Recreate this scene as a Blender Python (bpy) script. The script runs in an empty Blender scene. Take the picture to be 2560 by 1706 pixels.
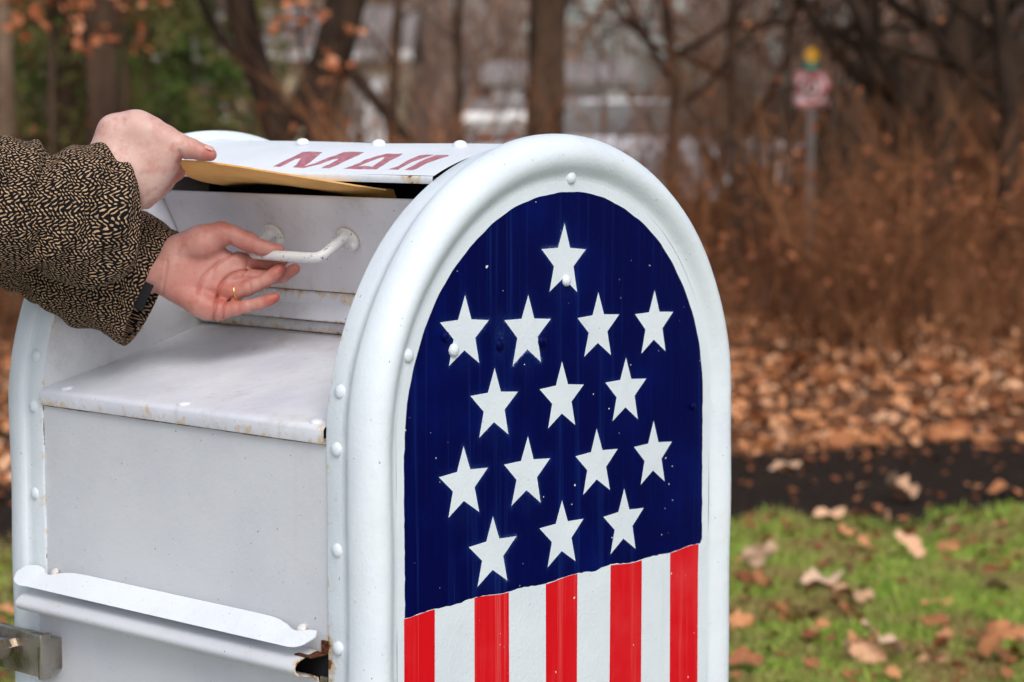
import bpy, bmesh, math, random
import numpy as np
from mathutils import Vector
from mathutils.geometry import delaunay_2d_cdt
R_ = math.radians
rng = np.random.default_rng(7)
random.seed(7)
C = bpy.context.scene.collection
ZC = 0.97            # height of the arch centre above the ground; coordinates below are measured from it
GZ = -0.97           # the ground in those coordinates

# ------------------------------------------------------------------ camera geometry
FPX = 5578.07; IW, IH = 2560.0, 1706.0
YAW, PITCH = R_(41.3427), R_(-5.9279)
CAM = np.array([-1.88477, -1.57912, 0.34679])
FW = np.array([math.cos(PITCH)*math.cos(YAW), math.cos(PITCH)*math.sin(YAW), math.sin(PITCH)])
RT = np.array([math.sin(YAW), -math.cos(YAW), 0.0]); UP = np.cross(RT, FW)
def at(x, y, depth):
    "point seen at photograph pixel (x, y), this many metres ahead"
    return CAM + depth*(FW + RT*(x-IW/2)/FPX - UP*(y-IH/2)/FPX)
HF = np.array([math.cos(YAW), math.sin(YAW), 0.0])
def ground(x, dist, z=GZ):
    "ground point in the direction of photograph column x, dist metres ahead"
    p = CAM + HF*dist + RT*(x-IW/2)/FPX*dist
    return np.array([p[0], p[1], z])
DS = 2560/2353.0

# ------------------------------------------------------------------ mesh helpers
class MB:
    def __init__(s): s.V = []; s.F = []; s.M = []; s.n = 0; s.A = {}
    def add(s, V, F, mat=0, **attr):
        V = np.asarray(V, float).reshape(-1, 3)
        s.V.append(V)
        F = [tuple(int(i)+s.n for i in f) for f in F] if not isinstance(F, np.ndarray) else [tuple(r) for r in (F+s.n).tolist()]
        s.F += F
        s.M += (list(mat) if isinstance(mat, (list, np.ndarray)) else [mat]*len(F))
        for k in set(s.A) | set(attr):
            a = s.A.setdefault(k, [np.zeros(s.n)] if s.n else [])
            v = attr.get(k, 0.0)
            a.append(np.full(len(V), float(v)) if np.isscalar(v) else np.asarray(v, float))
        s.n += len(V)
        return s
def link(name, parent=None):
    pass
def obj(name, mb, mats, parent=None, smooth=40, uv=None):
    V = np.vstack(mb.V).copy(); V[:, 2] += ZC
    me = bpy.data.meshes.new(name)
    o = bpy.data.objects.new(name, me); C.objects.link(o)
    if parent is not None:
        o.parent = parent; V = V - wloc(parent)
    me.from_pydata(V.tolist(), [], mb.F)
    for m in (mats if isinstance(mats, (list, tuple)) else [mats]): me.materials.append(m)
    if any(mb.M): me.polygons.foreach_set('material_index', np.array(mb.M, dtype=np.int32))
    for k, a in mb.A.items():
        at_ = me.attributes.new(k, 'FLOAT', 'POINT'); at_.data.foreach_set('value', np.concatenate(a).astype(np.float32))
    if uv is not None:
        lay = me.uv_layers.new(name='UVMap')
        li = np.empty(len(me.loops), dtype=np.int32); me.loops.foreach_get('vertex_index', li)
        lay.data.foreach_set('uv', uv[li].astype(np.float32).ravel())
    if smooth:
        me.polygons.foreach_set('use_smooth', np.ones(len(me.polygons), dtype=bool))
        if smooth < 179: me.set_sharp_from_angle(angle=R_(smooth))
    me.validate(); me.update()
    return o
def wloc(o):
    p = Vector((0, 0, 0))
    while o is not None: p = p + o.location; o = o.parent
    return np.array(p)
def tag(o, label=None, cat=None, group=None, kind=None):
    if label: o['label'] = label
    if cat: o['category'] = cat
    if group: o['group'] = group
    if kind: o['kind'] = kind
    return o
def empty(name, loc, label, cat, group=None):
    o = bpy.data.objects.new(name, None); C.objects.link(o)
    o.location = (loc[0], loc[1], loc[2]+ZC); o.empty_display_size = .1
    return tag(o, label, cat, group)

def grid_faces(n, m, wrap=False):
    i, j = np.meshgrid(np.arange(n-1), np.arange(m if wrap else m-1), indexing='ij')
    a = i*m+j; b = i*m+(j+1) % m; c = (i+1)*m+(j+1) % m; d = (i+1)*m+j
    return np.stack([a, b, c, d], -1).reshape(-1, 4)
def sweep_y(mb, prof, y0, y1, n=30, mat=0, closed=False, rust=None, ends=False):
    P = np.array(prof, float); ys = np.linspace(y0, y1, n)
    V = np.array([[(x, y, z) for (x, z) in P] for y in ys]).reshape(-1, 3)
    at_ = {}
    if rust is not None: at_['rust'] = np.array([rust(v) for v in V])
    F = grid_faces(n, len(P), closed)
    mb.add(V, F, mat, **at_)
    if ends:
        m = len(P); k = mb.n-len(V)
        mb.F.append(tuple(k+i for i in range(m))); mb.F.append(tuple(k+(n-1)*m+i for i in reversed(range(m)))); mb.M += [mat, mat]
    return mb
def frames(P):
    P = np.asarray(P, float); T = np.gradient(P, axis=0); T /= np.linalg.norm(T, axis=1)[:, None]+1e-12
    a = np.array([0, 0, 1.]) if abs(T[0][2]) < .9 else np.array([1., 0, 0])
    N = []; n = np.cross(T[0], a); n /= np.linalg.norm(n)
    for t in T:
        n = n-t*np.dot(n, t); n /= np.linalg.norm(n)+1e-12; N.append(n)
    N = np.array(N); return T, N, np.cross(T, N)
def tube(mb, P, r, k=8, mat=0, cap=False, **attr):
    P = np.asarray(P, float); r = np.broadcast_to(np.asarray(r, float), (len(P),))
    T, N, B = frames(P)
    a = np.arange(k)*2*math.pi/k
    V = P[:, None, :]+r[:, None, None]*(N[:, None, :]*np.cos(a)[None, :, None]+B[:, None, :]*np.sin(a)[None, :, None])
    mb.add(V.reshape(-1, 3), grid_faces(len(P), k, True), mat, **attr)
    if cap:
        s = mb.n-len(P)*k
        mb.F.append(tuple(s+i for i in reversed(range(k)))); mb.F.append(tuple(s+(len(P)-1)*k+i for i in range(k))); mb.M += [mat, mat]
    return mb
def box(mb, lo, hi, mat=0, bev=0.0, **attr):
    bm = bmesh.new(); bmesh.ops.create_cube(bm, size=1)
    lo = np.array(lo, float); hi = np.array(hi, float)
    for v in bm.verts:
        for i in range(3): v.co[i] = (lo[i]+hi[i])/2+v.co[i]*(hi[i]-lo[i])
    if bev: bmesh.ops.bevel(bm, geom=bm.edges[:], offset=bev, segments=2, profile=.5, affect='EDGES')
    bm.verts.index_update()
    V = [v.co[:] for v in bm.verts]; F = [tuple(v.index for v in f.verts) for f in bm.faces]; bm.free()
    mb.add(V, F, mat, **attr); return mb
def dome(mb, c, n, r, h, k=14, rings=4, mat=0, **attr):
    "rivet head: a low dome with a rolled foot"
    n = np.array(n, float); n /= np.linalg.norm(n)
    a = np.array([0, 0, 1.]) if abs(n[2]) < .9 else np.array([1., 0, 0])
    u = np.cross(n, a); u /= np.linalg.norm(u); v = np.cross(n, u)
    V = []
    for i in range(rings+1):
        t = i/rings*math.pi/2; rr = r*math.cos(t); hh = h*math.sin(t)
        for j in range(k):
            b = j*2*math.pi/k; V.append(np.array(c)+u*rr*math.cos(b)+v*rr*math.sin(b)+n*(hh-.0008*(i == 0)))
    mb.add(V, grid_faces(rings+1, k, True), mat, **attr); return mb

def inside(poly, P):
    x, y = P[:, 0], P[:, 1]; r = np.zeros(len(P), bool); n = len(poly)
    for i in range(n):
        x1, y1 = poly[i]; x2, y2 = poly[(i+1) % n]
        c = ((y1 > y) != (y2 > y)) & (x < (x2-x1)*(y-y1)/(y2-y1+1e-15)+x1)
        r ^= c
    return r
def seg_dist(P, a, b):
    a = np.array(a, float); b = np.array(b, float); d = b-a
    t = np.clip(((P-a)@d)/(d@d+1e-15), 0, 1)
    return np.linalg.norm(P-a-t[:, None]*d, axis=1)
def poly_dist(P, poly, closed=True):
    n = len(poly); return np.min([seg_dist(P, poly[i], poly[(i+1) % n]) for i in range(n if closed else n-1)], axis=0)
def cdt(loops, pts):
    V = []; E = []
    for L, cl in loops:
        s = len(V); V += [Vector((float(a), float(b))) for a, b in L]
        E += [(s+i, s+i+1) for i in range(len(L)-1)]
        if cl: E.append((s+len(L)-1, s))
    V += [Vector((float(a), float(b))) for a, b in pts]
    v, e, f, *_ = delaunay_2d_cdt(V, E, [], 0, 1e-7)
    return np.array([tuple(q) for q in v]), np.array([tuple(t) for t in f if len(t) == 3])
def densify(poly, step, jit=0.0, closed=True):
    out = []; n = len(poly)
    for i in range(n if closed else n-1):
        a = np.array(poly[i], float); b = np.array(poly[(i+1) % n], float)
        m = max(1, int(np.linalg.norm(b-a)/step))
        for k in range(m):
            p = a+(b-a)*k/m
            if jit and k: p = p+rng.normal(0, jit, 2)
            out.append(tuple(p))
    if not closed: out.append(tuple(poly[-1]))
    return out

# ------------------------------------------------------------------ materials
class NT:
    def __init__(s, name, rough=.5, spec=.5):
        s.m = bpy.data.materials.new(name); s.m.use_nodes = True; s.t = s.m.node_tree
        s.b = s.t.nodes['Principled BSDF']; s.b.inputs['Roughness'].default_value = rough
        s.b.inputs['Specular IOR Level'].default_value = spec
        s._tc = None
    def n(s, kind, **kw):
        x = s.t.nodes.new(kind)
        for k, v in kw.items():
            if k.startswith('i_'):
                key = k[2:]; key = int(key) if key.isdigit() else key.replace('_', ' ')
                if hasattr(v, 'is_linked') or isinstance(v, bpy.types.NodeSocket): s.t.links.new(v, x.inputs[key])
                else: x.inputs[key].default_value = v
            else: setattr(x, k, v)
        return x
    def obj(s):
        if s._tc is None: s._tc = s.t.nodes.new('ShaderNodeTexCoord')
        return s._tc.outputs['Object']
    def uv(s):
        s.obj(); return s._tc.outputs['UV']
    def attr(s, name):
        return s.n('ShaderNodeAttribute', attribute_name=name).outputs['Fac']
    def noise(s, scale, detail=3, rough=.5, vec=None, dist=0.0):
        return s.n('ShaderNodeTexNoise', i_Vector=vec or s.obj(), i_Scale=float(scale), i_Detail=float(detail), i_Roughness=rough, i_Distortion=dist).outputs['Fac']
    def scaled(s, sc, vec=None):
        return s.n('ShaderNodeMapping', i_Vector=vec or s.obj(), i_Scale=sc).outputs[0]
    def math(s, op, a, b=0.0, c=0.0, clamp=False):
        x = s.n('ShaderNodeMath', operation=op, use_clamp=clamp)
        for i, v in enumerate((a, b, c)):
            if isinstance(v, bpy.types.NodeSocket): s.t.links.new(v, x.inputs[i])
            else: x.inputs[i].default_value = v
        return x.outputs[0]
    def ramp(s, v, a, b, o0=0.0, o1=1.0):
        return s.n('ShaderNodeMapRange', i_0=v, i_1=a, i_2=b, i_3=o0, i_4=o1, interpolation_type='SMOOTHSTEP').outputs[0]
    def mix(s, f, a, b, blend='MIX'):
        x = s.t.nodes.new('ShaderNodeMix'); x.data_type = 'RGBA'; x.blend_type = blend
        for sk, v in ((x.inputs[0], f), (x.inputs[6], a), (x.inputs[7], b)):
            if isinstance(v, bpy.types.NodeSocket): s.t.links.new(v, sk)
            elif sk == x.inputs[0]: sk.default_value = v
            else: sk.default_value = (*v, 1) if len(v) == 3 else v
        return x.outputs[2]
    def color(s, v):
        if isinstance(v, bpy.types.NodeSocket): s.t.links.new(v, s.b.inputs['Base Color'])
        else: s.b.inputs['Base Color'].default_value = (*v, 1)
    def set(s, name, v):
        if isinstance(v, bpy.types.NodeSocket): s.t.links.new(v, s.b.inputs[name])
        else: s.b.inputs[name].default_value = v
    def bump(s, h, dist, strength=1.0, prev=None):
        x = s.n('ShaderNodeBump', i_Height=h, i_Distance=dist, i_Strength=strength)
        if prev is not None: s.t.links.new(prev, x.inputs['Normal'])
        s.t.links.new(x.outputs[0], s.b.inputs['Normal']); return x.outputs[0]

def white_paint(name, base=(.74, .75, .74), tint=(.64, .645, .67), peel=.00025, rust_amt=.0, dirt=.5, rough=.38, chip=.735):
    t = NT(name, rough, .45)
    c = t.mix(t.ramp(t.noise(7, 4, .6), .35, .7), base, tint)
    # faint dirt film with a shape of its own
    d = t.math('MULTIPLY', t.ramp(t.noise(11, 6, .7, dist=.15), .52, .78), dirt)
    c = t.mix(d, c, (.46, .42, .39))
    st = t.math('MULTIPLY', t.ramp(t.noise(1, 4, .6, vec=t.scaled((55, 55, 3.5))), .62, .8), dirt*.5)
    c = t.mix(st, c, (.50, .43, .34))
    rust = t.attr('rust')
    n1 = t.noise(95, 4, .65); n0 = t.noise(14, 3, .6)
    m = t.math('ADD', n1, t.math('MULTIPLY', n0, .55)); m = t.math('ADD', m, t.math('MULTIPLY', rust, .42)); m = t.math('ADD', m, rust_amt)
    stain = t.ramp(m, 1.05, 1.22); core = t.ramp(m, 1.24, 1.36)
    c = t.mix(t.math('MULTIPLY', stain, .62), c, (.60, .40, .17))
    c = t.mix(core, c, (.20, .075, .022))
    chips = t.ramp(t.noise(260, 2, .5), chip, chip+.025)
    c = t.mix(t.math('MULTIPLY', chips, .8), c, (.05, .045, .05))
    t.color(c)
    t.set('Roughness', t.ramp(n1, .3, .7, rough-.06, rough+.14))
    b = t.bump(t.noise(230, 3, .6), peel*2.2, 1.0)
    b = t.bump(t.noise(18, 3, .5), peel*6, .8, b)
    t.bump(m, .0006, .6, b)
    return t.m
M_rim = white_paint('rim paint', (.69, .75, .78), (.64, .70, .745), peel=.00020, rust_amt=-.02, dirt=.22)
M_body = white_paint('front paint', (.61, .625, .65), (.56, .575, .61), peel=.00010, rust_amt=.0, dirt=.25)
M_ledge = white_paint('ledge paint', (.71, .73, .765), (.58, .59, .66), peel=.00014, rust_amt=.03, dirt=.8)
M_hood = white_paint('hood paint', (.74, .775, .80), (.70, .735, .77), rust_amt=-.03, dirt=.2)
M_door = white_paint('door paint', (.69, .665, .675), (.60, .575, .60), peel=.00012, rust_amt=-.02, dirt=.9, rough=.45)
M_handle = white_paint('handle paint', (.72, .72, .70), (.62, .61, .60), rust_amt=.07, dirt=.8, chip=.66)
def flag_paint(name, c0, c1, spray=True):
    t = NT(name, .42, .06)
    st = t.scaled((60, 60, 2.2))
    c = t.mix(t.ramp(t.noise(1, 3, .6, vec=st), .5, .8, 0, .5), c0, c1)
    c = t.mix(t.ramp(t.noise(9, 4, .6), .45, .8, 0, .7), c, c1); c = t.mix(t.ramp(t.noise(1, 4, .7, vec=t.scaled((95, 95, 1.6))), .54, .80, 0, .48), c, (.010, .035, .20) if spray else (.75, .15, .14))
    if spray:
        g = t.math('MULTIPLY', t.attr('spray'), t.ramp(t.noise(420, 2, .6), .25, .75, .25, 1.15))
        c = t.mix(t.math('MINIMUM', g, 1.0), c, t.mix(t.ramp(g, .12, .5), (.03, .085, .36), (.60, .66, .80)))
    sp = t.ramp(t.noise(150, 1, .4), .765, .785)
    c = t.mix(sp, c, (.72, .70, .68))
    t.color(c); b = t.bump(t.noise(1, 3, .6, vec=t.scaled((220, 220, 12))), .0003, .9)
    t.bump(t.noise(160, 3, .6), .0003, .6, b)
    return t.m
M_blue = flag_paint('navy flag paint', (.0004, .0014, .048), (.0008, .006, .10))
M_red = flag_paint('red flag paint', (.62, .006, .012), (.66, .04, .045), False)
M_dark = NT('dark interior', .8, .2); M_dark.color((.012, .012, .014)); M_dark = M_dark.m  # near-black stands in for the shade inside the mailbox
t = NT('worn grey paint', .6, .3); t.color(t.mix(t.ramp(t.noise(40, 4), .4, .7), (.06, .06, .07), (.13, .125, .13))); M_grey = t.m
t = NT('mauve letter paint', .5, .4); t.color(t.mix(t.ramp(t.noise(120, 4, .6), .35, .75), (.36, .105, .13), (.50, .22, .25))); t.bump(t.noise(300, 2), .0003, .7); M_mail = t.m
t = NT('rusty steel', .85, .3); t.color(t.mix(t.ramp(t.noise(160, 5, .7), .35, .7), (.030, .010, .005), (.16, .050, .014))); t.bump(t.noise(220, 4), .001, 1); M_rust = t.m
t = NT('stainless steel', .28, .5); t.set('Metallic', 1.0); t.color(t.mix(t.ramp(t.noise(18, 4, .6), .4, .7), (.42, .38, .33), (.24, .20, .16))); t.set('Roughness', t.ramp(t.noise(60, 3), .3, .7, .22, .42)); M_steel = t.m

# ------------------------------------------------------------------ MAILBOX
box_root = empty('mailbox', (0, .3, GZ), 'white riveted metal collection mailbox with a painted star and stripe flag on its side', 'mailbox')
BOT = -.86
def arch(r, n=72, z0=BOT):
    "outline of a side: front leg, half circle, back leg; returns points and outward directions"
    P = []; N = []
    for z in np.linspace(z0, 0, 26)[:-1]: P.append((-r, z)); N.append((-1, 0))
    for k in range(n+1):
        a = math.pi*k/n; P.append((-r*math.cos(a), r*math.sin(a))); N.append((-math.cos(a), math.sin(a)))
    for z in np.linspace(0, z0, 26)[1:]: P.append((r, z)); N.append((1, 0))
    return np.array(P), np.array(N)
BEAD = [(.2690, .0000), (.2725, -.0002), (.2755, -.0014), (.279, -.0040), (.283, -.0072), (.2875, -.0100), (.292, -.0115), (.2965, -.0112),
        (.3015, -.0088), (.3060, -.0045), (.3095, .0010), (.3118, .0080), (.3127, .0155), (.3126, .0225), (.3120, .0280), (.3104, .0302),
        (.3090, .0312), (.3089, .0400), (.3089, .0600), (.3083, .0615), (.3060, .0617), (.3055, .0560)]
def rim(mirror):
    mb = MB(); P0, N = arch(1.0)
    rings = []
    for bi, (r, y) in enumerate(BEAD):
        P, _ = arch(r); kk = np.clip((r-.286)/.026, 0, 1)*(1.0 if bi < 14 else (.45 if bi == 14 else 0)); lift = .0062*kk*np.clip(P[:, 1]/r, 0, 1)**2+.0012*kk; P = P*(1+lift/r)[:, None]*np.array([1, 1])+0*P if False else np.stack([P[:, 0]*(1+lift/r), np.where(P[:, 1] > 0, P[:, 1]*(1+lift/r), P[:, 1])], 1); yy = y if not mirror else .6-y
        rings.append(np.stack([P[:, 0], np.full(len(P), yy), P[:, 1]], 1))
    V = np.stack(rings, 1); n, m = V.shape[:2]; V = V.reshape(-1, 3)
    V[:, 0] += .0006*np.sin(V[:, 2]*37+V[:, 1]*50); V[:, 1] += .0005*np.sin(V[:, 2]*23+1)
    prof = np.tile(np.array([max(0, 1-abs(y-.031)/.004) * .30 + (.62 if y > .059 else (.20 if y > .033 else 0)) for _, y in BEAD]), n)
    low = (V[:, 2] < -.19) & (V[:, 2] > -.30) & (V[:, 0] < 0)
    prof = prof*np.where(V[:, 2] < .12, 1, .35)*np.where(V[:, 0] < .1, 1, 0)+np.where(low & (prof > .5), .5, 0)
    mb.add(V, grid_faces(n, m), 0, rust=prof)
    return obj('rim', mb, M_rim, box_root, 60)
rim(False); rim(True)

STARS = [[(-.0024,.2215),(.0347,.1915),(.0197,.1448),(-.028,.1481),(-.0414,.1953)],[(-.1643,.1529),(-.1279,.1239),(-.1429,.0793),(-.1893,.08),(-.2027,.1266)],
[(-.0637,.1467),(-.0259,.118),(-.0425,.072),(-.0891,.0723),(-.1031,.122)],[(.0576,.1421),(.0954,.1146),(.0805,.0692),(.0327,.0713),(.0207,.1156)],
[(.1602,.1382),(.1953,.1107),(.1816,.0654),(.1363,.0663),(.1242,.1128)],[(-.1186,.0717),(-.0806,.0427),(-.096,-.0021),(-.1428,-.0008),(-.1565,.0453)],
[(-.0062,.0693),(.032,.04),(.0169,-.0041),(-.0296,-.0029),(-.0445,.0419)],[(.1079,.064),(.1454,.0364),(.1301,-.0093),(.0835,-.0069),(.0704,.0387)],
[(-.1675,-.0072),(-.1291,-.0347),(-.143,-.0807),(-.1915,-.0804),(-.2057,-.0355)],[(-.0636,-.0081),(-.0262,-.0367),(-.042,-.084),(-.0903,-.0811),(-.1027,-.0346)],
[(.0549,-.0123),(.0929,-.0398),(.0788,-.0855),(.031,-.0851),(.0174,-.0396)],[(.1602,-.0146),(.1959,-.043),(.1825,-.0888),(.1361,-.087),(.1232,-.0411)],
[(-.1208,-.0888),(-.082,-.1159),(-.0974,-.1623),(-.1458,-.1616),(-.1597,-.1165)],[(-.0056,-.0864),(.0317,-.1124),(.018,-.1588),(-.0298,-.1585),(-.0437,-.1128)],
[(.1052,-.0873),(.1422,-.1149),(.127,-.161),(.0806,-.1602),(.0672,-.1152)]]
def star_poly(t):
    t = np.array(t); c = t.mean(0); out = []
    for i in range(5):
        a = t[i]-c; b = t[(i+1) % 5]-c
        out += [tuple(c+a), tuple(c+(a+b)/2*.545)]
    return out
SB = [-.2591, -.2129, -.1509, -.0948, -.0330, .0215, .0806, .1394, .1940, .2505]
def side_panel(flag):
    rin = .2692
    P, _ = arch(rin, 96); outer = [tuple(p) for p in P]
    # clip the panel bottom
    gx = np.arange(-.262, .263, .006); pts = [(x+(.003 if int(round(z/.006)) % 2 else 0), z) for z in np.arange(-.855, .262, .006) for x in gx]
    pts = np.array(pts)
    if not flag: pts = pts[::9]
    ins = inside(outer, pts) & (poly_dist(pts, outer) > .003); pts = pts[ins]
    loops = [(outer, True)]; polys = []
    if flag:
        r2 = np.random.default_rng(3)
        blue = []
        for k in range(121):
            a = math.pi*k/120; rr = .2565+.0004*math.sin(k*.31)+.0003*math.sin(k*1.1)+r2.normal(0, .0001)
            blue.append((-rr*math.cos(a), rr*math.sin(a)))
        edge = [(.2555-.0016*(z/.17)+r2.normal(0, .0003), z) for z in np.linspace(-.008, -.168, 30)]
        xs = np.linspace(.2535, -.2580, 90)
        base = [(x, -.1745+.0012*math.sin(x*31)+.0010*math.sin(x*83+1)+r2.normal(0, .00035)-.0015*(x < .06)*(x > .045)) for x in xs]
        ledge_ = [(-.2578-.0006*(z+.17)/.17+r2.normal(0, .00025), z) for z in np.linspace(-.168, -.008, 30)]
        blue = blue+edge+base+ledge_
        loops.append((blue, True))
        for s in STARS:
            sp = star_poly(s); loops.append((sp, True)); polys.append((sp, 0))
        reds = []
        for k in range(0, 10, 2):
            a, b = SB[k], SB[k+1]; top = lambda x: -.1745+.0012*math.sin(x*31)+.0010*math.sin(x*83+1)-.0006
            xs2 = np.linspace(a, b, 8)
            poly = [(x, top(x)) for x in xs2]+[(b-.0010*(k == 8), z) for z in np.linspace(-.2, -.80, 12)]+[(a, z) for z in np.linspace(-.80, -.2, 12)]
            reds.append(poly); loops.append((poly, True))
    V, F = cdt(loops, pts)
    cen = V[F].mean(1); keep = inside(outer, cen); F = F[keep]; cen = cen[keep]
    mat = np.zeros(len(F), int); spray = np.zeros(len(V))
    if flag:
        mat[inside(blue, cen)] = 1
        for sp, _ in polys: mat[inside(sp, cen)] = 0
        for rp in reds: mat[inside(rp, cen)] = 2
        for i, (sp, _) in enumerate(polys):
            t = np.array(sp); c = t.mean(0); d = poly_dist(V, sp); d[inside(sp, V)] = 0
            w = [.9, .75, 1.1, .3, .35, .8, .25, .3, .8, .85, .3, .2, .9, .5, .35][i]
            spray = np.maximum(spray, .40*w*np.exp(-d/.0013)*(.35+.65*np.clip(.5+.5*np.sin(np.arctan2(V[:, 1]-c[1], V[:, 0]-c[0])*1.0+i*1.7), 0, 1))+.05*w*np.exp(-d/.007))
            # a soft overspray cloud under the lower points of the stencil
            q = V-np.array([c[0], c[1]-.030]); spray = np.maximum(spray,   .07*w*np.exp(-(q[:, 0]/.018)**2-(q[:, 1]/.017)**2))
        q = V-np.array([-.109, .103]); spray = np.maximum(spray, .22*np.exp(-(q[:, 0]/.010)**2-(q[:, 1]/.022)**2))
    y = np.zeros(len(V))
    q = np.hypot(V[:, 0]+.12, V[:, 1]-.1); y += -.0006*np.exp(-(q/.03)**2)
    y += .0005*np.sin(V[:, 0]*21)*np.sin(V[:, 1]*13)
    fade = np.clip(poly_dist(V, outer)/.02, 0, 1); y *= fade
    yy = y if flag else .6-y
    V3 = np.stack([V[:, 0], yy, V[:, 1]], 1)
    if not flag: F = F[:, ::-1]
    mb = MB(); mb.add(V3, F, mat if flag else 0, rust=0.0, spray=spray)
    o = obj('side_panel', mb, [M_rim, M_blue, M_red], box_root, 0)
    if flag: o['label'] = 'side panel painted with a navy arch of white stars over red and white stripes'
    return o
side_panel(True); side_panel(False)

Y0, Y1 = .0600, .5400
def bolt(c, n, r=.0078, h=.0042, mat=None, rust=.55, parent=None):
    mb = MB(); mb.n = 0
    dome(mb, c, n, r, h, rust=0.0)
    V = mb.V[0]; low = np.zeros(len(V)); low[:14] = rust; low[14:28] = rust*.5; mb.A['rust'] = [low]
    return obj('bolt', mb, mat or M_rim, parent or box_root, 180)
for z in (.0598, .0009, -.1037, -.2065, -.32, -.46, -.62): bolt((-.3088 if z < .02 else -.3031, .0462, z), (-1, 0, .12 if z > .02 else 0))
for z in (.0598, .0011, -.1027, -.206, -.32, -.46, -.62): bolt((-.3088 if z < .02 else -.3031, .5545, z), (-1, 0, .12 if z > .02 else 0))
for x, z in ((.0081, .2717), (-.2511, .0959)) : bolt((x, 0, z), (0, -1, 0), .0075, .0045, rust=.2)
for x, z, m, r in ((.0004, .1585, M_rim, .0065), (-.1959, .1119, M_blue, .0055), (-.1825, .0961, M_rim, .0072), (-.1107, .0959, M_blue, .0070), (-.041, .0943, M_blue, .0068), (.2344, -.0048, M_blue, .0045)):
    bolt((x, -.0004, z), (0, -1, 0), r, .0045, m, rust=.1)

# hood with the painted word
def hood_r(a):
    return .3075+.0062*np.clip((84-a)/24, 0, 1)**2
def hood():
    mb = MB()
    L = [[(.3272,64.44),(.3251,69.84),(.3269,71.77),(.3311,74.22),(.3212,74.72),(.2978,74.29),(.2894,71.36),(.2807,67.36),(.2801,65.31),(.2776,65.46),(.271,67.21),(.2676,70.85),(.2639,72.26),(.265,74.36),(.2548,75.17),(.2337,75.14),(.23,72.53),(.2312,69.36),(.2317,66.46),(.2355,64.6),(.2482,64.51),(.2481,66.01),(.2461,66.7),(.247,69.24),(.2494,70.24),(.2556,69.4),(.2611,66.59),(.275,64.31),(.2943,64.43),(.2961,65.99),(.3017,67.71),(.3081,69.56),(.3137,68.89),(.3131,66.21),(.3151,64.4)],
     [(.2133,64.51),(.2071,66.31),(.2047,68.43),(.2065,69.86),(.2013,72.22),(.1953,74.64),(.183,74.54),(.1708,74.95),(.1667,72.77),(.1659,69.86),(.1619,67.33),(.1594,64.42),(.1913,64.43)],
     [(.1422,64.43),(.1258,64.37),(.1266,64.98),(.128,69.39),(.1212,74.57),(.1351,74.65),(.1408,73.91),(.1406,70.05),(.136,66.51)],
     [(.116,64.26),(.1036,64.23),(.1008,65.17),(.1021,68.49),(.0951,73.64),(.1015,74.74),(.1183,74.4),(.1184,71.02),(.1155,67.0)]]
    hole = [(.1961,66.06),(.1863,66.46),(.174,65.9),(.1765,67.92),(.1826,71.51),(.1882,71.98),(.1912,70.45),(.194,68.0)]
    K = .0054
    sc = lambda poly: densify([(y, a*K) for y, a in poly], .003, .00022)
    Ls = [sc(p) for p in L]; hs = sc(hole)
    a0, a1 = 61.8, 92.0
    outer = densify([(Y0, a0*K), (Y1, a0*K), (Y1, a1*K), (Y0, a1*K)], .008)
    g = np.array([(y, a*K) for y in np.arange(Y0+.006, Y1-.004, .008) for a in np.arange(a0+1, a1-.5, 1.2)])
    V, F = cdt([(outer, True)]+[(p, True) for p in Ls]+[(hs, True)], g)
    cen = V[F].mean(1); mat = np.zeros(len(F), int)
    for p in Ls: mat[inside(p, cen)] = 1
    mat[inside(hs, cen)] = 0
    ang = V[:, 1]/K; r = hood_r(ang); r = r+.0006*np.sin(V[:, 0]*19+ang*.2)
    X = -r*np.cos(np.radians(ang)); Z = r*np.sin(np.radians(ang))
    rust = np.clip((64-ang)/2.5, 0, 1)*.45
    mb.add(np.stack([X, V[:, 0], Z], 1), F[:, ::-1], mat, rust=rust)
    prof = [(-.3075*math.cos(R_(a)), .3075*math.sin(R_(a))) for a in np.linspace(92, 180, 40)]+[(.3075, z) for z in np.linspace(-.03, BOT, 16)]
    sweep_y(mb, prof, Y0, Y1, 20, 0, rust=lambda v: 0.0)
    # folded lip over the slot
    x0, z0 = -hood_r(61.8)*math.cos(R_(61.8)), hood_r(61.8)*math.sin(R_(61.8))
    lip = [(x0, z0), (x0-.0009, z0-.0008), (x0-.0012, z0-.002), (x0-.0012, z0-.0075), (x0-.0006, z0-.0083), (x0+.0012, z0-.0083), (x0+.0016, z0-.0070), (x0+.03, z0-.002)]
    sweep_y(mb, lip, Y0+.001, Y1-.001, 60, 0, rust=lambda v: .95*max(0, 1-abs(v[1]-.095)/.05)+.5*max(0, 1-abs(v[1]-.32)/.02)+.25)
    return obj('hood', mb, [M_hood, M_mail], box_root, 50)
hood()
for y in (.3835, .2553, .1268): bolt((-.0345, y, .3062), (-.11, 0, 1), .0085, .0062, M_hood, .1)

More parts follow.
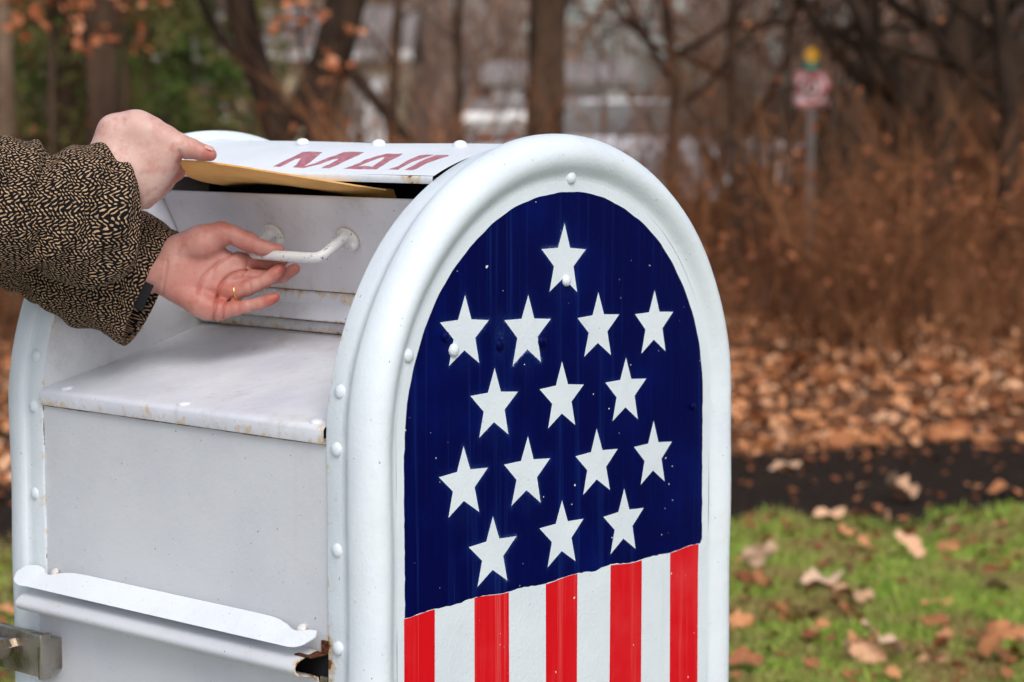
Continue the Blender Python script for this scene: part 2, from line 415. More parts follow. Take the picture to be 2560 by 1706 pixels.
# inner side walls of the recess
for yy, fl in ((.5385, False), (.0625, True)):
    mb = MB(); pts = [(-.3070*math.cos(R_(a)), .3070*math.sin(R_(a))) for a in np.linspace(0, 63, 34)]
    pts = pts+[(-.05, .30), (-.045, .08)]
    pts = [(x, z) for x, z in pts]
    g = np.array([(x, z) for x in np.arange(-.3, -.05, .012) for z in np.arange(.02, .3, .012)])
    ins = inside(pts, g) & (poly_dist(g, pts) > .004)
    V, F = cdt([(pts, True)], g[ins]); F = F[inside(pts, V[F].mean(1))]
    rust = np.clip(1-poly_dist(V, pts)/.02, 0, 1)*.55+.35*np.exp(-((V[:, 0]+.28)/.03)**2-((V[:, 1]-.10)/.06)**2)
    mb.add(np.stack([V[:, 0], np.full(len(V), yy), V[:, 1]], 1), F, 0, rust=rust); obj('recess_wall', mb, M_ledge, box_root, 0)

# ledge in front of the hopper, with its folded front lip
mb = MB()
prof = []
for t_ in np.linspace(0, 1, 26):
    x = -.058-(.3055-.058)*t_; z = .0835-.0595*t_-.0035*math.sin(math.pi*t_); prof.append((x, z))
prof += [(-.3085, .0225), (-.3105, .0205), (-.3112, .0180), (-.3112, .0060), (-.3106, .0046), (-.3090, .0042), (-.3065, .0050)]
def lr(v):
    f = .25*(v[0] < -.3)
    f += .35*max(0, 1-abs(v[0]+.06)/.02)+.25*max(0, 1-abs(v[1]-.35)/.05)*(v[0] < -.29)+.8*max(0, 1-abs(v[1]-.066)/.01)*(v[0] < -.305)
    f += .35*(v[2] < .0062)*(v[0] < -.3)
    return f
sweep_y(mb, prof, .0628, .5382, 60, 0, rust=lr)
ledge = obj('ledge', mb, M_ledge, box_root, 35)
for y in (.503, .296, .0855): bolt((-.2985, y, .0253), (-.1, 0, 1), .0085, .0030, M_ledge, .5, ledge)
# the stepped sill between ledge and hopper door
mb = MB()
prof = [(-.0585, .0833), (-.0640, .0850), (-.0650, .0870), (-.0652, .0960), (-.0640, .0985), (-.0690, .0985), (-.0790, .1000), (-.0800, .1020), (-.0790, .1040), (-.0700, .1150), (-.0670, .1175), (-.0664, .1330), (-.05, .1335)]
sweep_y(mb, prof, .0628, .5382, 50, 0, rust=lambda v: .55*(v[2] < .089)+.62*(.097 < v[2] < .1002)+.55*(v[2] > .127)+.34)
obj('sill', mb, M_ledge, box_root, 30)
# front panel
mb = MB()
ys = np.linspace(Y0+.001, Y1-.001, 50); zs = np.linspace(-.215, .010, 34)
V = np.array([[(-.3060+.0012*math.sin(y*6)*math.sin((z+.2)*14), y, z) for y in ys] for z in zs]).reshape(-1, 3)
ru = .5*np.exp(-(.5395-V[:, 1])/.006)+.55*np.exp(-(V[:, 1]-.061)/.006)+.45*np.exp(-np.abs(V[:, 2]+.183)/.010)+.35*np.exp(-np.abs(V[:, 2]-.003)/.006)
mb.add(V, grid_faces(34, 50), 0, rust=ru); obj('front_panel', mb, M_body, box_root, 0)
# open seams round the front panel, where rust has crept in
def seam(pts, w, name='seam'):
    mb = MB(); r4 = np.random.default_rng(int(abs(pts[0][1])*1e4)); n = 60
    P = np.stack([np.interp(np.linspace(0, 1, n), np.linspace(0, 1, len(pts)), [p[i] for p in pts]) for i in range(3)], 1)
    ww = w*(.35+.65*np.abs(np.sin(np.linspace(0, 9, n)+r4.uniform(0, 6))))*r4.uniform(.7, 1.2, n)
    tube(mb, P, ww, 6); return obj(name, mb, M_seam, box_root, 180)
t = NT('seam rust', .9, .1); t.color(t.mix(t.ramp(t.noise(45, 4, .7), .42, .62), (.035, .022, .015), (.34, .155, .05))); M_seam = t.m
seam([(-.3062, .5392, .0200), (-.3062, .5392, -.06), (-.3062, .5392, -.178)], .0011)
seam([(-.3064, .535, .0036), (-.3064, .3, .0036), (-.3064, .064, .0036)], .0011)
seam([(-.3058, .0622, -.0), (-.3058, .0622, -.18)], .0007)
seam([(-.0662, .066, .1345), (-.0662, .53, .1345)], .0012)
seam([(-.0668, .066, .0980), (-.0668, .53, .0980)], .0010)
seam([(-.0600, .066, .0838), (-.0600, .53, .0838)], .0009)
# rain flap: a bent sheet with lobed ends and two notches
def flap():
    mb = MB(); n = 90; m = 9
    ys = np.linspace(.0665, .5700, n)
    V = []; R = []
    for y in ys:
        e = min(y-.0665, .5700-y)
        notchR = math.exp(-((y-.1060)/.008)**2); notchL = math.exp(-((y-.4700)/.008)**2)
        right = y < .3
        top = -.1870
        d = (y-.0665) if right else (.5700-y)
        # the top edge dips to a screw near either end and rises again in a rounded lobe
        c = .034 if right else .051
        if d < c+.060: top -= .0080*(1/(1+math.exp((d-c-.012)/.009)))*(1-.62/(1+math.exp((d-c+.012)/.0045)))
        if not right and d < c: top += .0030*math.sin(math.pi*min(1, d/c))
        bot = -.2060
        e2 = max(0, .026-e)/.026
        bot += (top-.0060-bot)*(1-math.sqrt(max(0, 1-e2**2)))
        e3 = max(0, .007-e)/.007; top -= .0042*(1-math.sqrt(max(0, 1-e3**2)))
        for j in range(m):
            t_ = j/(m-1); z = top+(bot-top)*t_
            u = (-.187-z)/.0215; x = -.3085-.034*(max(0, u)**.8)-(.0014 if u < .1 else 0)-(.0016 if y > .537 else 0)
            V.append((x, y, z)); R.append(.35*max(0, 1-abs(y-.100)/.012)+.35*max(0, 1-abs(y-.519)/.012)+(.25 if j in (0, m-1) else 0)*(.5+.5*math.sin(y*40)))
    V = np.array(V); F = grid_faces(n, m)
    back = V+np.array([.0016, 0, -.0007]); k = len(V)
    mb.add(np.vstack([V, back]), np.vstack([F, F[:, ::-1]+k]), 0, rust=np.array(R+R))
    idx = lambda i, j: i*m+j
    loop = [idx(i, 0) for i in range(n)]+[idx(n-1, j) for j in range(1, m)]+[idx(i, m-1) for i in range(n-2, -1, -1)]+[idx(0, j) for j in range(m-2, 0, -1)]
    for a, b in zip(loop, loop[1:]+loop[:1]): mb.F.append((a, b, b+k, a+k)); mb.M.append(0)
    return obj('rain_flap', mb, M_hood, box_root, 50)
fl_ = flap()
bolt((-.3100, .1000, -.1935), (-.6, 0, .7), .0062, .0030, M_handle, .9, fl_); bolt((-.3100, .5190, -.1925), (-.8, 0, .5), .0062, .0030, M_handle, .9, fl_)
# access door with its rolled top edge
mb = MB()
c_ = []
for a in np.linspace(60, 265, 22):
    c_.append((-.3330-.0118*math.cos(R_(a-90))*1.0, -.2275+.0090*math.sin(R_(180-a))))
outer = [(-.3120, -.2125), (-.3200, -.2140), (-.3270, -.2160), (-.3330, -.2180), (-.3375, -.2200), (-.3410, -.2225), (-.3432, -.2252), (-.3440, -.2280), (-.3434, -.2308), (-.3412, -.2335), (-.3375, -.2356), (-.3330, -.2368), (-.3290, -.2375), (-.3180, -.2395), (-.3110, -.2430), (-.3095, -.2500)]+[(-.3095, z) for z in np.linspace(-.27, -.78, 20)]
inner = [(x+.0022, z-.0006 if i < 4 else (z if i < 6 else z+.0012)) for i, (x, z) in enumerate(outer)]
prof = outer+inner[::-1]
sweep_y(mb, prof, .0760, .5500, 50, 0, closed=True, ends=True, rust=lambda v: (.75 if v[1] < .078 else .0)+.35*(-.246 < v[2] < -.234)+.25*(v[2] < -.219)*(v[2] > -.224)+.1)
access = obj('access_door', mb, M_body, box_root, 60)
# dark, rusty inside seen in the gap beside the door
mb = MB(); box(mb, (-.305, .0625, -.80), (-.300, .537, -.187)); obj('inner_shade_box', mb, M_dark, box_root, 0)  # box coloured near-black for the shade behind the door gap
mb = MB(); box(mb, (-.3300, .0640, -.2165), (-.302, .0900, -.2150), bev=.0004); box(mb, (-.3085, .0630, -.2140), (-.3060, .072, -.2020))
obj('door_frame', mb, M_rust, box_root, 0)
mb = MB(); box(mb, (-.3080, .0640, -.80), (-.3058, .0745, -.2400), bev=.0004); obj('door_jamb', mb, M_steel, box_root, 0)
# lock plate and latch bar
mb = MB(); box(mb, (-.3400, .5060, -.3110), (-.3290, .6500, -.2600), bev=.0012); box(mb, (-.3435, .5040, -.3130), (-.3270, .5110, -.2585), bev=.0022); box(mb, (-.3290, .5090, -.3050), (-.3090, .6000, -.2680))
lock = obj('lock_plate', mb, M_steel, box_root, 40)
mb = MB(); tube(mb, [(-.340, .5620, -.2795), (-.360, .5620, -.2795), (-.364, .5620, -.2795)], [.010, .010, .008], 6, cap=True); tube(mb, [(-.360, .5520, -.2790), (-.361, .5700, -.2796), (-.362, .6700, -.2825)], [.0125, .0125, .011], 6, cap=True)
obj('latch_bar', mb, M_steel, lock, 30)
# underside and legs
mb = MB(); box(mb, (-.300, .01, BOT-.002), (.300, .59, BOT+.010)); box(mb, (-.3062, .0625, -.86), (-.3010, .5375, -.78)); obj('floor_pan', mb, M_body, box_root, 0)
for sx in (-1, 1):
    for y in (.05, .55):
        mb = MB(); x = sx*.285; V = []
        for z, w in ((GZ+.004, .020), (BOT+.02, .030)):
            V += [(x, y, z), (x-sx*w, y, z), (x, y+(w if y < .3 else -w), z)]
        mb.add(V, [(0, 1, 4, 3), (0, 3, 5, 2)]); box(mb, (x-.035, y-.035, GZ+.0045), (x+.035, y+.035, GZ+.012), bev=.002)
        obj('leg', mb, M_rim, box_root, 0)

# hopper door, tipped open
D0, D1 = np.array([-.0700, .1345]), np.array([-.1262, .2480])
dd = (D1-D0)/np.linalg.norm(D1-D0); dn = np.array([-dd[1], dd[0]])
mb = MB()
prof = [tuple(D0+np.array([.01, 0])), tuple(D0)]+[tuple(D0+dd*s+dn*(.0010*math.sin(s*60))) for s in np.linspace(.002, .124, 12)]+[tuple(D1-dd*.0006+dn*.0004), tuple(D1+np.array([.0008, .0010])), tuple(D1+np.array([.0025, .0014]))]
sweep_y(mb, prof, .0650, .5360, 50, 0, rust=lambda v: .75*(v[2] < .1375)+.45*(v[2] > .2475))
sweep_y(mb, [tuple(D1+np.array([.0025, .0013])), tuple(D1+np.array([.010, -.0035])), tuple(D1+np.array([.022, -.0150])), tuple(D1+np.array([.036, -.034])), tuple(D1+np.array([.06, -.08]))], .0650, .5360, 4, 1, rust=lambda v: 0)
hdoor = obj('hopper_door', mb, [M_door, M_grey], box_root, 40)
mb = MB(); sweep_y(mb, [(-.05, .135), (-.045, .20), (-.04, .297)], .063, .538, 3, 0); sweep_y(mb, [(-.0485, .30), (-.142, .2735)], .063, .538, 3, 0); obj('slot_shade_liner', mb, M_dark, box_root, 0)  # dark sheets added behind the slot, painting in its deep shade
mb = MB()
def dpt(s, y, out): q = D0+dd*s+dn*out; return np.array([q[0], y, q[1]])
SH = .0735
for y in (.2375, .3625):
    T_, = (dn,)
    n3 = np.array([dn[0], 0, dn[1]])
    Vv = []; K_ = 26
    for r, h in ((.0168, -.0005), (.0168, .0022), (.0158, .0034), (.0125, .0042), (.0, .0046)):
        for j in range(K_):
            b = j*2*math.pi/K_; Vv.append(dpt(SH+r*.92*math.sin(b)-.001, y+r*math.cos(b), h))
    mb.add(Vv, grid_faces(5, K_, True), 0, rust=np.repeat([.9, .45, .1, .1, .1], K_))
    for sy in (-.0098, .0098):
        mb2 = dome(mb, dpt(SH-.007, y+sy, .0040), n3, .0056, .0040, rust=.5)
hand_pts = []
def arm(y, sgn):
    a = dpt(SH+.004, y, .002); b = np.array([-.1455, y+sgn*.002, .1800]); return a, b
a0, b0 = arm(.2375, 1); a1, b1 = arm(.3625, -1)
P = []
def lerp(a, b, t): return a+(b-a)*t
P += [lerp(a0, b0, t) for t in np.linspace(0, .74, 7)]
def bez(a, b, c, n): return [(1-t)**2*a+2*t*(1-t)*b+t*t*c for t in np.linspace(0, 1, n)]
P += bez(lerp(a0, b0, .76), b0, lerp(b0, b1, .12), 9)
P += [lerp(b0, b1, t) for t in np.linspace(.15, .85, 9)]
P += bez(lerp(b1, b0, .12), b1, lerp(a1, b1, .76), 9)
P += [lerp(a1, b1, t) for t in np.linspace(.74, 0, 7)]
P = np.array(P); rr = np.full(len(P), .0061); rr[:3] = (.0072, .0062, .0057); rr[-3:] = (.0057, .0062, .0072)
tube(mb, P, rr, 14, rust=.25)
obj('handle', mb, M_handle, hdoor, 50)
# ------------------------------------------------------------------ person: hands, sleeves, ring; and the envelope
def skin(name, c0, c1, red):
    t = NT(name, .48, .4)
    c = t.mix(t.ramp(t.noise(22, 4, .6), .35, .68), c0, c1)
    c = t.mix(t.math('MULTIPLY', t.ramp(t.noise(55, 4, .65), .42, .75), .5), c, red)
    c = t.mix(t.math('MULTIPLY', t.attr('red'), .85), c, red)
    t.color(c)
    t.set('Subsurface Weight', .22); t.b.inputs['Subsurface Radius'].default_value = (1.0, .35, .18); t.b.inputs['Subsurface Scale'].default_value = .006
    vo = t.n('ShaderNodeTexVoronoi', i_Vector=t.obj(), i_Scale=900.0).outputs['Distance']
    b = t.bump(vo, .00012, .6); t.bump(t.noise(170, 4, .6), .0006, .5, b)
    return t.m
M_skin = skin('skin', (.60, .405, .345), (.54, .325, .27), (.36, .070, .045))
M_nail = NT('fingernail', .25, .5); M_nail.color((.62, .33, .27)); M_nail = M_nail.m
M_gold = NT('gold', .2, .5); M_gold.color((.85, .50, .18)); M_gold.set('Metallic', 1.0); M_gold = M_gold.m

def sd_cone(P, a, b, r1, r2):
    "round cone between two joints"
    a = np.array(a, float); b = np.array(b, float); ba = b-a; l2 = ba@ba; rr = r1-r2; a2 = l2-rr*rr; il2 = 1/l2
    pa = P-a; y = pa@ba; z = y-l2
    x2 = ((pa*l2-y[..., None]*ba)**2).sum(-1); y2 = y*y*l2; z2 = z*z*l2
    k = np.sign(rr)*rr*rr*x2
    d = (np.sqrt(x2*a2*il2)+y*rr)*il2-r1
    m1 = np.sign(z)*a2*z2 > k; m2 = np.sign(y)*a2*y2 < k
    d = np.where(m2, np.sqrt(x2+y2)*il2-r1, d); d = np.where(m1, np.sqrt(x2+z2)*il2-r2, d)
    return d
def sd_ell(P, c, r, ax=None):
    q = P-np.array(c, float)
    if ax is not None: q = q@np.array(ax, float).T
    r = np.array(r, float); k0 = np.linalg.norm(q/r, axis=-1); k1 = np.linalg.norm(q/(r*r), axis=-1)
    return k0*(k0-1)/(k1+1e-9)
def smin(a, b, k):
    h = np.maximum(k-np.abs(a-b), 0)/k; return np.minimum(a, b)-h*h*k*.25
def surface_nets(D, lo, h):
    S = D < 0; n = D.shape
    cell = np.zeros((n[0]-1, n[1]-1, n[2]-1)); pos = np.zeros(cell.shape+(3,)); cnt = np.zeros(cell.shape)
    sl = lambda o: tuple(slice(o[i], n[i]-1+o[i]) for i in range(3))
    corners = [(i, j, k) for i in (0, 1) for j in (0, 1) for k in (0, 1)]
    for a in corners:
        for ax in range(3):
            if a[ax] == 0:
                b = list(a); b[ax] = 1; b = tuple(b)
                da, db = D[sl(a)], D[sl(b)]; cr = (da < 0) != (db < 0)
                t = np.where(cr, da/(da-db+1e-12), 0)
                p = np.array(a, float)[None, None, None, :]*np.ones(cell.shape+(1,)); p[..., ax] += t
                pos += p*cr[..., None]; cnt += cr
    act = cnt > 0; idx = -np.ones(cell.shape, int); idx[act] = np.arange(act.sum())
    g = np.stack(np.nonzero(act), 1)
    V = lo+(g+pos[act]/cnt[act][:, None])*h
    F = []
    for ax in range(3):
        u, v = (ax+1) % 3, (ax+2) % 3
        o = [slice(1, n[i]-1) for i in range(3)]; o[ax] = slice(0, n[ax]-1)
        o2 = list(o); o2[ax] = slice(1, n[ax])
        a, b = S[tuple(o)], S[tuple(o2)]; cr = a != b; loc = np.stack(np.nonzero(cr), 1)
        st = np.ones(3, int); st[ax] = 0; loc = loc+st
        eu = np.zeros(3, int); eu[u] = 1; ev = np.zeros(3, int); ev[v] = 1
        q = [idx[tuple((loc-x).T)] for x in (eu*0, eu, eu+ev, ev)]
        Q = np.stack(q, 1); fl = a[cr]
        Q = np.where(fl[:, None], Q, Q[:, ::-1]); F.append(Q)
    return V, np.vstack(F)

def build_hand(org_px, depth, palm, fingers, creases, redpts, kp=9, kf=7, ku=1.6, h=1.15, sculpt=None):
    "palm: cones/ellipsoids, fingers: joint chains; photograph px for x, y and millimetres towards the camera for z"
    mm = depth/FPX*1000
    L = lambda p: np.array([(p[0]-org_px[0])*mm, -(p[1]-org_px[1])*mm, p[2]])
    pts = [L(p) for s in palm if s[0] == 'c' for p in (s[1], s[2])]+[L(s[1]) for s in palm if s[0] == 'e']+[L(j[:3]) for f in fingers for j in f]
    pts = np.array(pts); lo = pts.min(0)-30; hi = pts.max(0)+30
    n = np.ceil((hi-lo)/h).astype(int)
    ax = [lo[i]+h*np.arange(n[i]) for i in range(3)]
    P = np.stack(np.meshgrid(*ax, indexing='ij'), -1).astype(np.float32)
    D = None
    for s in palm:
        d = sd_cone(P, L(s[1]), L(s[2]), s[3], s[4]) if s[0] == 'c' else sd_ell(P, L(s[1]), s[2])
        D = d if D is None else smin(D, d, kp)
    U = None
    for f in fingers:
        d = None
        for a, b in zip(f[:-1], f[1:]):
            q = sd_cone(P, L(a), L(b), a[3], b[3]); d = q if d is None else smin(d, q, 3.0)
        U = d if U is None else smin(U, d, ku)
    D = smin(D, U, kf)
    XY = P[..., :2]
    def chaikin(q):
        for _ in range(3): q = [q[0]]+[tuple(.75*np.array(a)+.25*np.array(b)) if s_ == 0 else tuple(.25*np.array(a)+.75*np.array(b)) for a, b in zip(q[:-1], q[1:]) for s_ in (0, 1)]+[q[-1]]
        return q
    creases = [(chaikin([tuple(map(float, p_)) for p_ in c[0]]),)+tuple(c[1:]) for c in creases]
    for c in creases:
        poly, amp, wdt = c[0], c[1], c[2]; q = [L((x, y, 0))[:2] for x, y in poly]
        dd_ = np.full(XY.shape[:2], 1e9)
        A = XY[:, :, 0].reshape(-1, 2)
        dmin = poly_dist(A, q, False).reshape(XY.shape[:2])
        fall = np.exp(-(dmin/wdt)**2)*amp
        D = D+fall[:, :, None]*((np.abs(D) < 6)*(1.0) if len(c) < 4 else 1.0)*(P[..., 2] > (c[3] if len(c) > 3 else -99))
    V, F = surface_nets(D, lo, h)
    # relax the staircase a little
    E_ = np.vstack([F[:, [0, 1]], F[:, [1, 2]], F[:, [2, 3]], F[:, [3, 0]]])
    for it in range(2):
        acc = np.zeros_like(V); c = np.zeros(len(V)); np.add.at(acc, E_[:, 0], V[E_[:, 1]]); np.add.at(acc, E_[:, 1], V[E_[:, 0]])
        np.add.at(c, E_[:, 0], 1); np.add.at(c, E_[:, 1], 1)
        V = V*.45+.55*acc/c[:, None]
    red = np.zeros(len(V))
    for x, y, z, r, a in redpts: red = np.maximum(red, a*np.exp(-(np.linalg.norm(V-L((x, y, z)), axis=1)/r)**2))
    for c in creases: red = np.maximum(red, min(.62, .24*c[1])*np.exp(-(poly_dist(V[:, :2], [L((x, y, 0))[:2] for x, y in c[0]], False)/(c[2]*1.5))**2)*(c[1] > .65))  # also paints the creases' shading into the skin as darker red
    O = at(org_px[0], org_px[1], depth); Vm = V/1000
    W = O+Vm[:, :1]*RT+Vm[:, 1:2]*UP-Vm[:, 2:3]*FW
    tr = lambda p: O+(L(p)/1000)[0]*RT+(L(p)/1000)[1]*UP-(L(p)/1000)[2]*FW
    return W, F, red, tr
bar_depth = float((np.array([-.1455, .335, .180])-CAM)@FW)
low = build_hand((560, 680), bar_depth,
    [('c', (330, 690, -6), (432, 672, -3), 24, 23), ('c', (432, 630, -2), (512, 606, 2), 19, 19), ('c', (505, 608, 2), (556, 585, 6), 19, 12.5),
     ('c', (428, 712, 0), (520, 772, 6), 17, 13), ('c', (430, 665, -4), (592, 655, -8), 16, 11), ('c', (430, 680, -4), (595, 690, -4), 17, 11),
     ('c', (430, 695, -3), (582, 731, 1), 17, 11), ('c', (500, 760, 6), (552, 776, 8), 13, 11), ('e', (500, 690, -7), (42, 40, 12))],
    [[(556, 585, 7, 12.5), (586, 590, 9, 11.2), (622, 606, 10, 11.2), (655, 620, 10, 9.0), (682, 625, 10, 7.6), (701, 625, 9, 6.2)],
     [(592, 655, -9, 10), (628, 652, -15, 8.8), (664, 658, -17, 7.8), (700, 652, -15, 6.6), (712, 640, -13, 6.0)],
     [(596, 690, -4, 10), (640, 694, -8, 9.2), (668, 694, -9, 8.6), (704, 690, -9, 8.0), (735, 672, -9, 6.4)],
     [(582, 731, 2, 10), (622, 721, 7, 8.8), (640, 713, 9, 8.3), (668, 702, 11, 8.0), (690, 686, 12, 7.4), (705, 672, 12, 6.2)],
     [(550, 776, 8, 10), (590, 773, 11, 8.0), (618, 767, 13, 7.4), (652, 760, 14, 7.0), (676, 751, 14, 6.6), (691, 745, 14, 5.7)]],
    [([(537, 800), (543, 770), (546, 735), (558, 703), (584, 682), (618, 676)], 2.9, 1.3), ([(562, 795), (566, 760), (585, 743)], 2.4, 1.2),
     ([(580, 608), (584, 630), (570, 645), (535, 668), (505, 700), (500, 735)], 1.5, 1.5), ([(612, 690), (618, 655)], 1.2, 1.4), ([(425, 655), (418, 700), (410, 735)], 1.0, 1.6),
     ([(628, 708), (632, 735)], .8, 1.2), ([(664, 690), (670, 716)], .7, 1.1), ([(628, 750), (632, 782)], .7, 1.1), ([(530, 690), (548, 655)], .7, 2.0), ([(520, 730), (535, 700)], .6, 2.2), ([(455, 600), (450, 640)], .5, 2.5)],
    [(705, 672, 14, 16, 1.0), (691, 745, 16, 16, 1.0), (735, 674, -5, 16, .6), (560, 740, 15, 22, .8), (625, 600, 12, 22, .5), (690, 622, 12, 12, .45), (480, 720, 14, 28, .45), (560, 585, 12, 18, .5), (600, 690, 0, 16, .5), (640, 655, -10, 25, .6)])
ENV_A = np.array([-.25, .359, .2905]); ENV_B = np.array([-.135, .1446, .2594])
up_depth = float((ENV_A-CAM)@FW)-.012
upp = build_hand((400, 400), up_depth,
    [('c', (150, 520, 22), (262, 455, 8), 27, 24), ('c', (262, 450, 8), (330, 400, -2), 24, 19), ('c', (262, 395, 2), (290, 332, 2), 17, 15), ('c', (288, 330, 2), (345, 318, 4), 14.5, 12.5),
     ('c', (300, 400, -2), (412, 388, 2), 19, 12.2), ('c', (300, 420, -3), (394, 425, 0), 18, 11.8), ('c', (295, 440, -3), (371, 460, -4), 18, 11.2), ('c', (290, 455, -2), (345, 489, -9), 18, 10.5), ('c', (345, 330, 2), (415, 375, 0), 14, 11)],
    [[(345, 318, 4, 12.8), (385, 328, 6, 12.4), (418, 345, 7, 12.4), (452, 364, 7, 12.2), (480, 373, 7, 11.2), (505, 382, 6, 9.3), (527, 388, 5, 7.4)],
     [(412, 388, 0, 12), (426, 408, -26, 9.2), (428, 424, -44, 8.4), (412, 432, -52, 7.4)],
     [(394, 425, -2, 11.5), (410, 440, -32, 9.2), (395, 455, -50, 8.4), (372, 450, -48, 7.4)],
     [(371, 460, -6, 11), (382, 475, -36, 8.8), (362, 485, -50, 8.0), (342, 470, -45, 7.0)],
     [(345, 489, -10, 10.3), (352, 500, -36, 7.8), (332, 502, -48, 7.0), (318, 486, -42, 6.3)]],
    [([(455, 384), (458, 398), (448, 412)], 1.8, 2.2), ([(352, 512), (350, 490), (343, 470)], .9, 2.2), ([(318, 306), (316, 318)], .7, 3.0), ([(470, 352), (476, 366)], .5, 1.6), ([(468, 356), (462, 368)], .4, 1.6), ([(300, 310), (310, 300)], .5, 4)],
    [(526, 394, 8, 16, 1.0), (490, 392, 9, 18, .75), (455, 395, 5, 14, .9), (415, 395, 8, 18, .35), (345, 320, 14, 16, .25), (425, 425, -30, 20, 1.0), (420, 345, 16, 16, .35), (470, 357, 12, 7, .5)], kp=24, kf=15, ku=9)
mbp = MB(); mbp.add(low[0], low[1], 0, red=low[2]*.6+.52); mbp.add(upp[0], upp[1], 0, red=upp[2])  # constant term on the lower hand paints the shadow over it into the skin
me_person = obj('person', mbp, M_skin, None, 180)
# give the body mesh a real origin
tag(me_person, 'person in a herringbone tweed coat reaching in to mail an envelope and hold the handle', 'person')
PER = me_person
def nail(tr, tip, back, r, wz):
    a = tr(tip); b = tr(back); ax = (a-b); ln = np.linalg.norm(ax); ax /= ln
    upv = UP*.93-FW*.36; upv = upv-ax*(upv@ax); upv /= np.linalg.norm(upv); sd = np.cross(ax, upv)
    V = []; n, m = 9, 9
    for i in range(n):
        for j in range(m):
            u = i/(n-1); v = (j/(m-1)-.5)*2; wv = wz*(1-.35*max(0, u-.75)/.25)*(1-.25*max(0, .2-u)/.2)
            V.append(b+ax*ln*u+sd*wv*v*.9+upv*(r*math.sqrt(max(.0, 1-(v*.62)**2))+.0004-.0012*u*u))
    mb = MB(); V = np.array(V); mb.add(V, grid_faces(n, m)); return obj('fingernail', mb, M_nail, PER, 180)
nail(upp[3], (533, 387, 6), (508, 379, 6), 0.0078, .0066)
# ring on the ring finger of the lower hand
pr = low[3]; a = pr((594, 731, 4)); b = pr((603, 729, 5)); axr = (b-a)/np.linalg.norm(b-a); mb = MB()
u_ = np.cross(axr, UP); u_ /= np.linalg.norm(u_); v_ = np.cross(axr, u_)
ringP = [a+u_*.0102*math.cos(t)+v_*.0102*math.sin(t) for t in np.linspace(0, 2*math.pi, 41)]
tube(mb, ringP, .00125, 8); obj('ring', mb, M_gold, PER, 180)

# herringbone tweed
def tweed(name, tan, tan2, blk):
    t = NT(name, .95, .15)
    uvn = t.n('ShaderNodeSeparateXYZ', i_0=t.uv()); U, Vv = uvn.outputs[0], uvn.outputs[1]
    wob = t.n('ShaderNodeTexNoise', i_Vector=t.uv(), i_Scale=95.0, i_Detail=2.0).outputs['Color']
    ws = t.n('ShaderNodeSeparateXYZ', i_0=wob)
    U = t.math('ADD', U, t.math('MULTIPLY', t.math('SUBTRACT', ws.outputs[0], .5), .0050)); Vv = t.math('ADD', Vv, t.math('MULTIPLY', t.math('SUBTRACT', ws.outputs[1], .5), .0062))
    tri = t.math('PINGPONG', Vv, .0090)
    ph = t.math('DIVIDE', t.math('ADD', U, t.math('MULTIPLY', tri, 1.05)), .0049)
    s = t.math('SINE', t.math('MULTIPLY', ph, 6.2832))
    cross = t.math('SINE', t.math('MULTIPLY', t.math('SUBTRACT', Vv, t.math('MULTIPLY', U, .25)), 6.2832/.0038))
    n = t.n('ShaderNodeTexNoise', i_Vector=t.uv(), i_Scale=300.0, i_Detail=2.0).outputs['Fac']
    v = t.math('ADD', t.math('ADD', s, t.math('MULTIPLY', cross, .6)), t.math('MULTIPLY', t.math('SUBTRACT', n, .5), 3.0))
    m = t.ramp(v, .36, .80)
    n2 = t.n('ShaderNodeTexNoise', i_Vector=t.uv(), i_Scale=190.0, i_Detail=1.0).outputs['Fac']
    n3 = t.n('ShaderNodeTexNoise', i_Vector=t.uv(), i_Scale=130.0, i_Detail=1.0, i_Distortion=1.0).outputs['Fac']
    c = t.mix(t.ramp(n2, .35, .7), tan, tan2); c = t.mix(t.ramp(n3, .70, .74), c, (.45, .17, .03))
    c = t.mix(m, blk, c)
    t.color(c); t.set('Sheen Weight', .0)
    b = t.bump(m, .0016, 1.0); t.bump(n, .0012, .9, b)
    return t.m
M_tweed = tweed('herringbone tweed', (.54, .37, .225), (.37, .23, .125), (.0065, .006, .0075))
M_lining = NT('black lining', .7, .3); M_lining.color((.006, .007, .009)); M_lining = M_lining.m
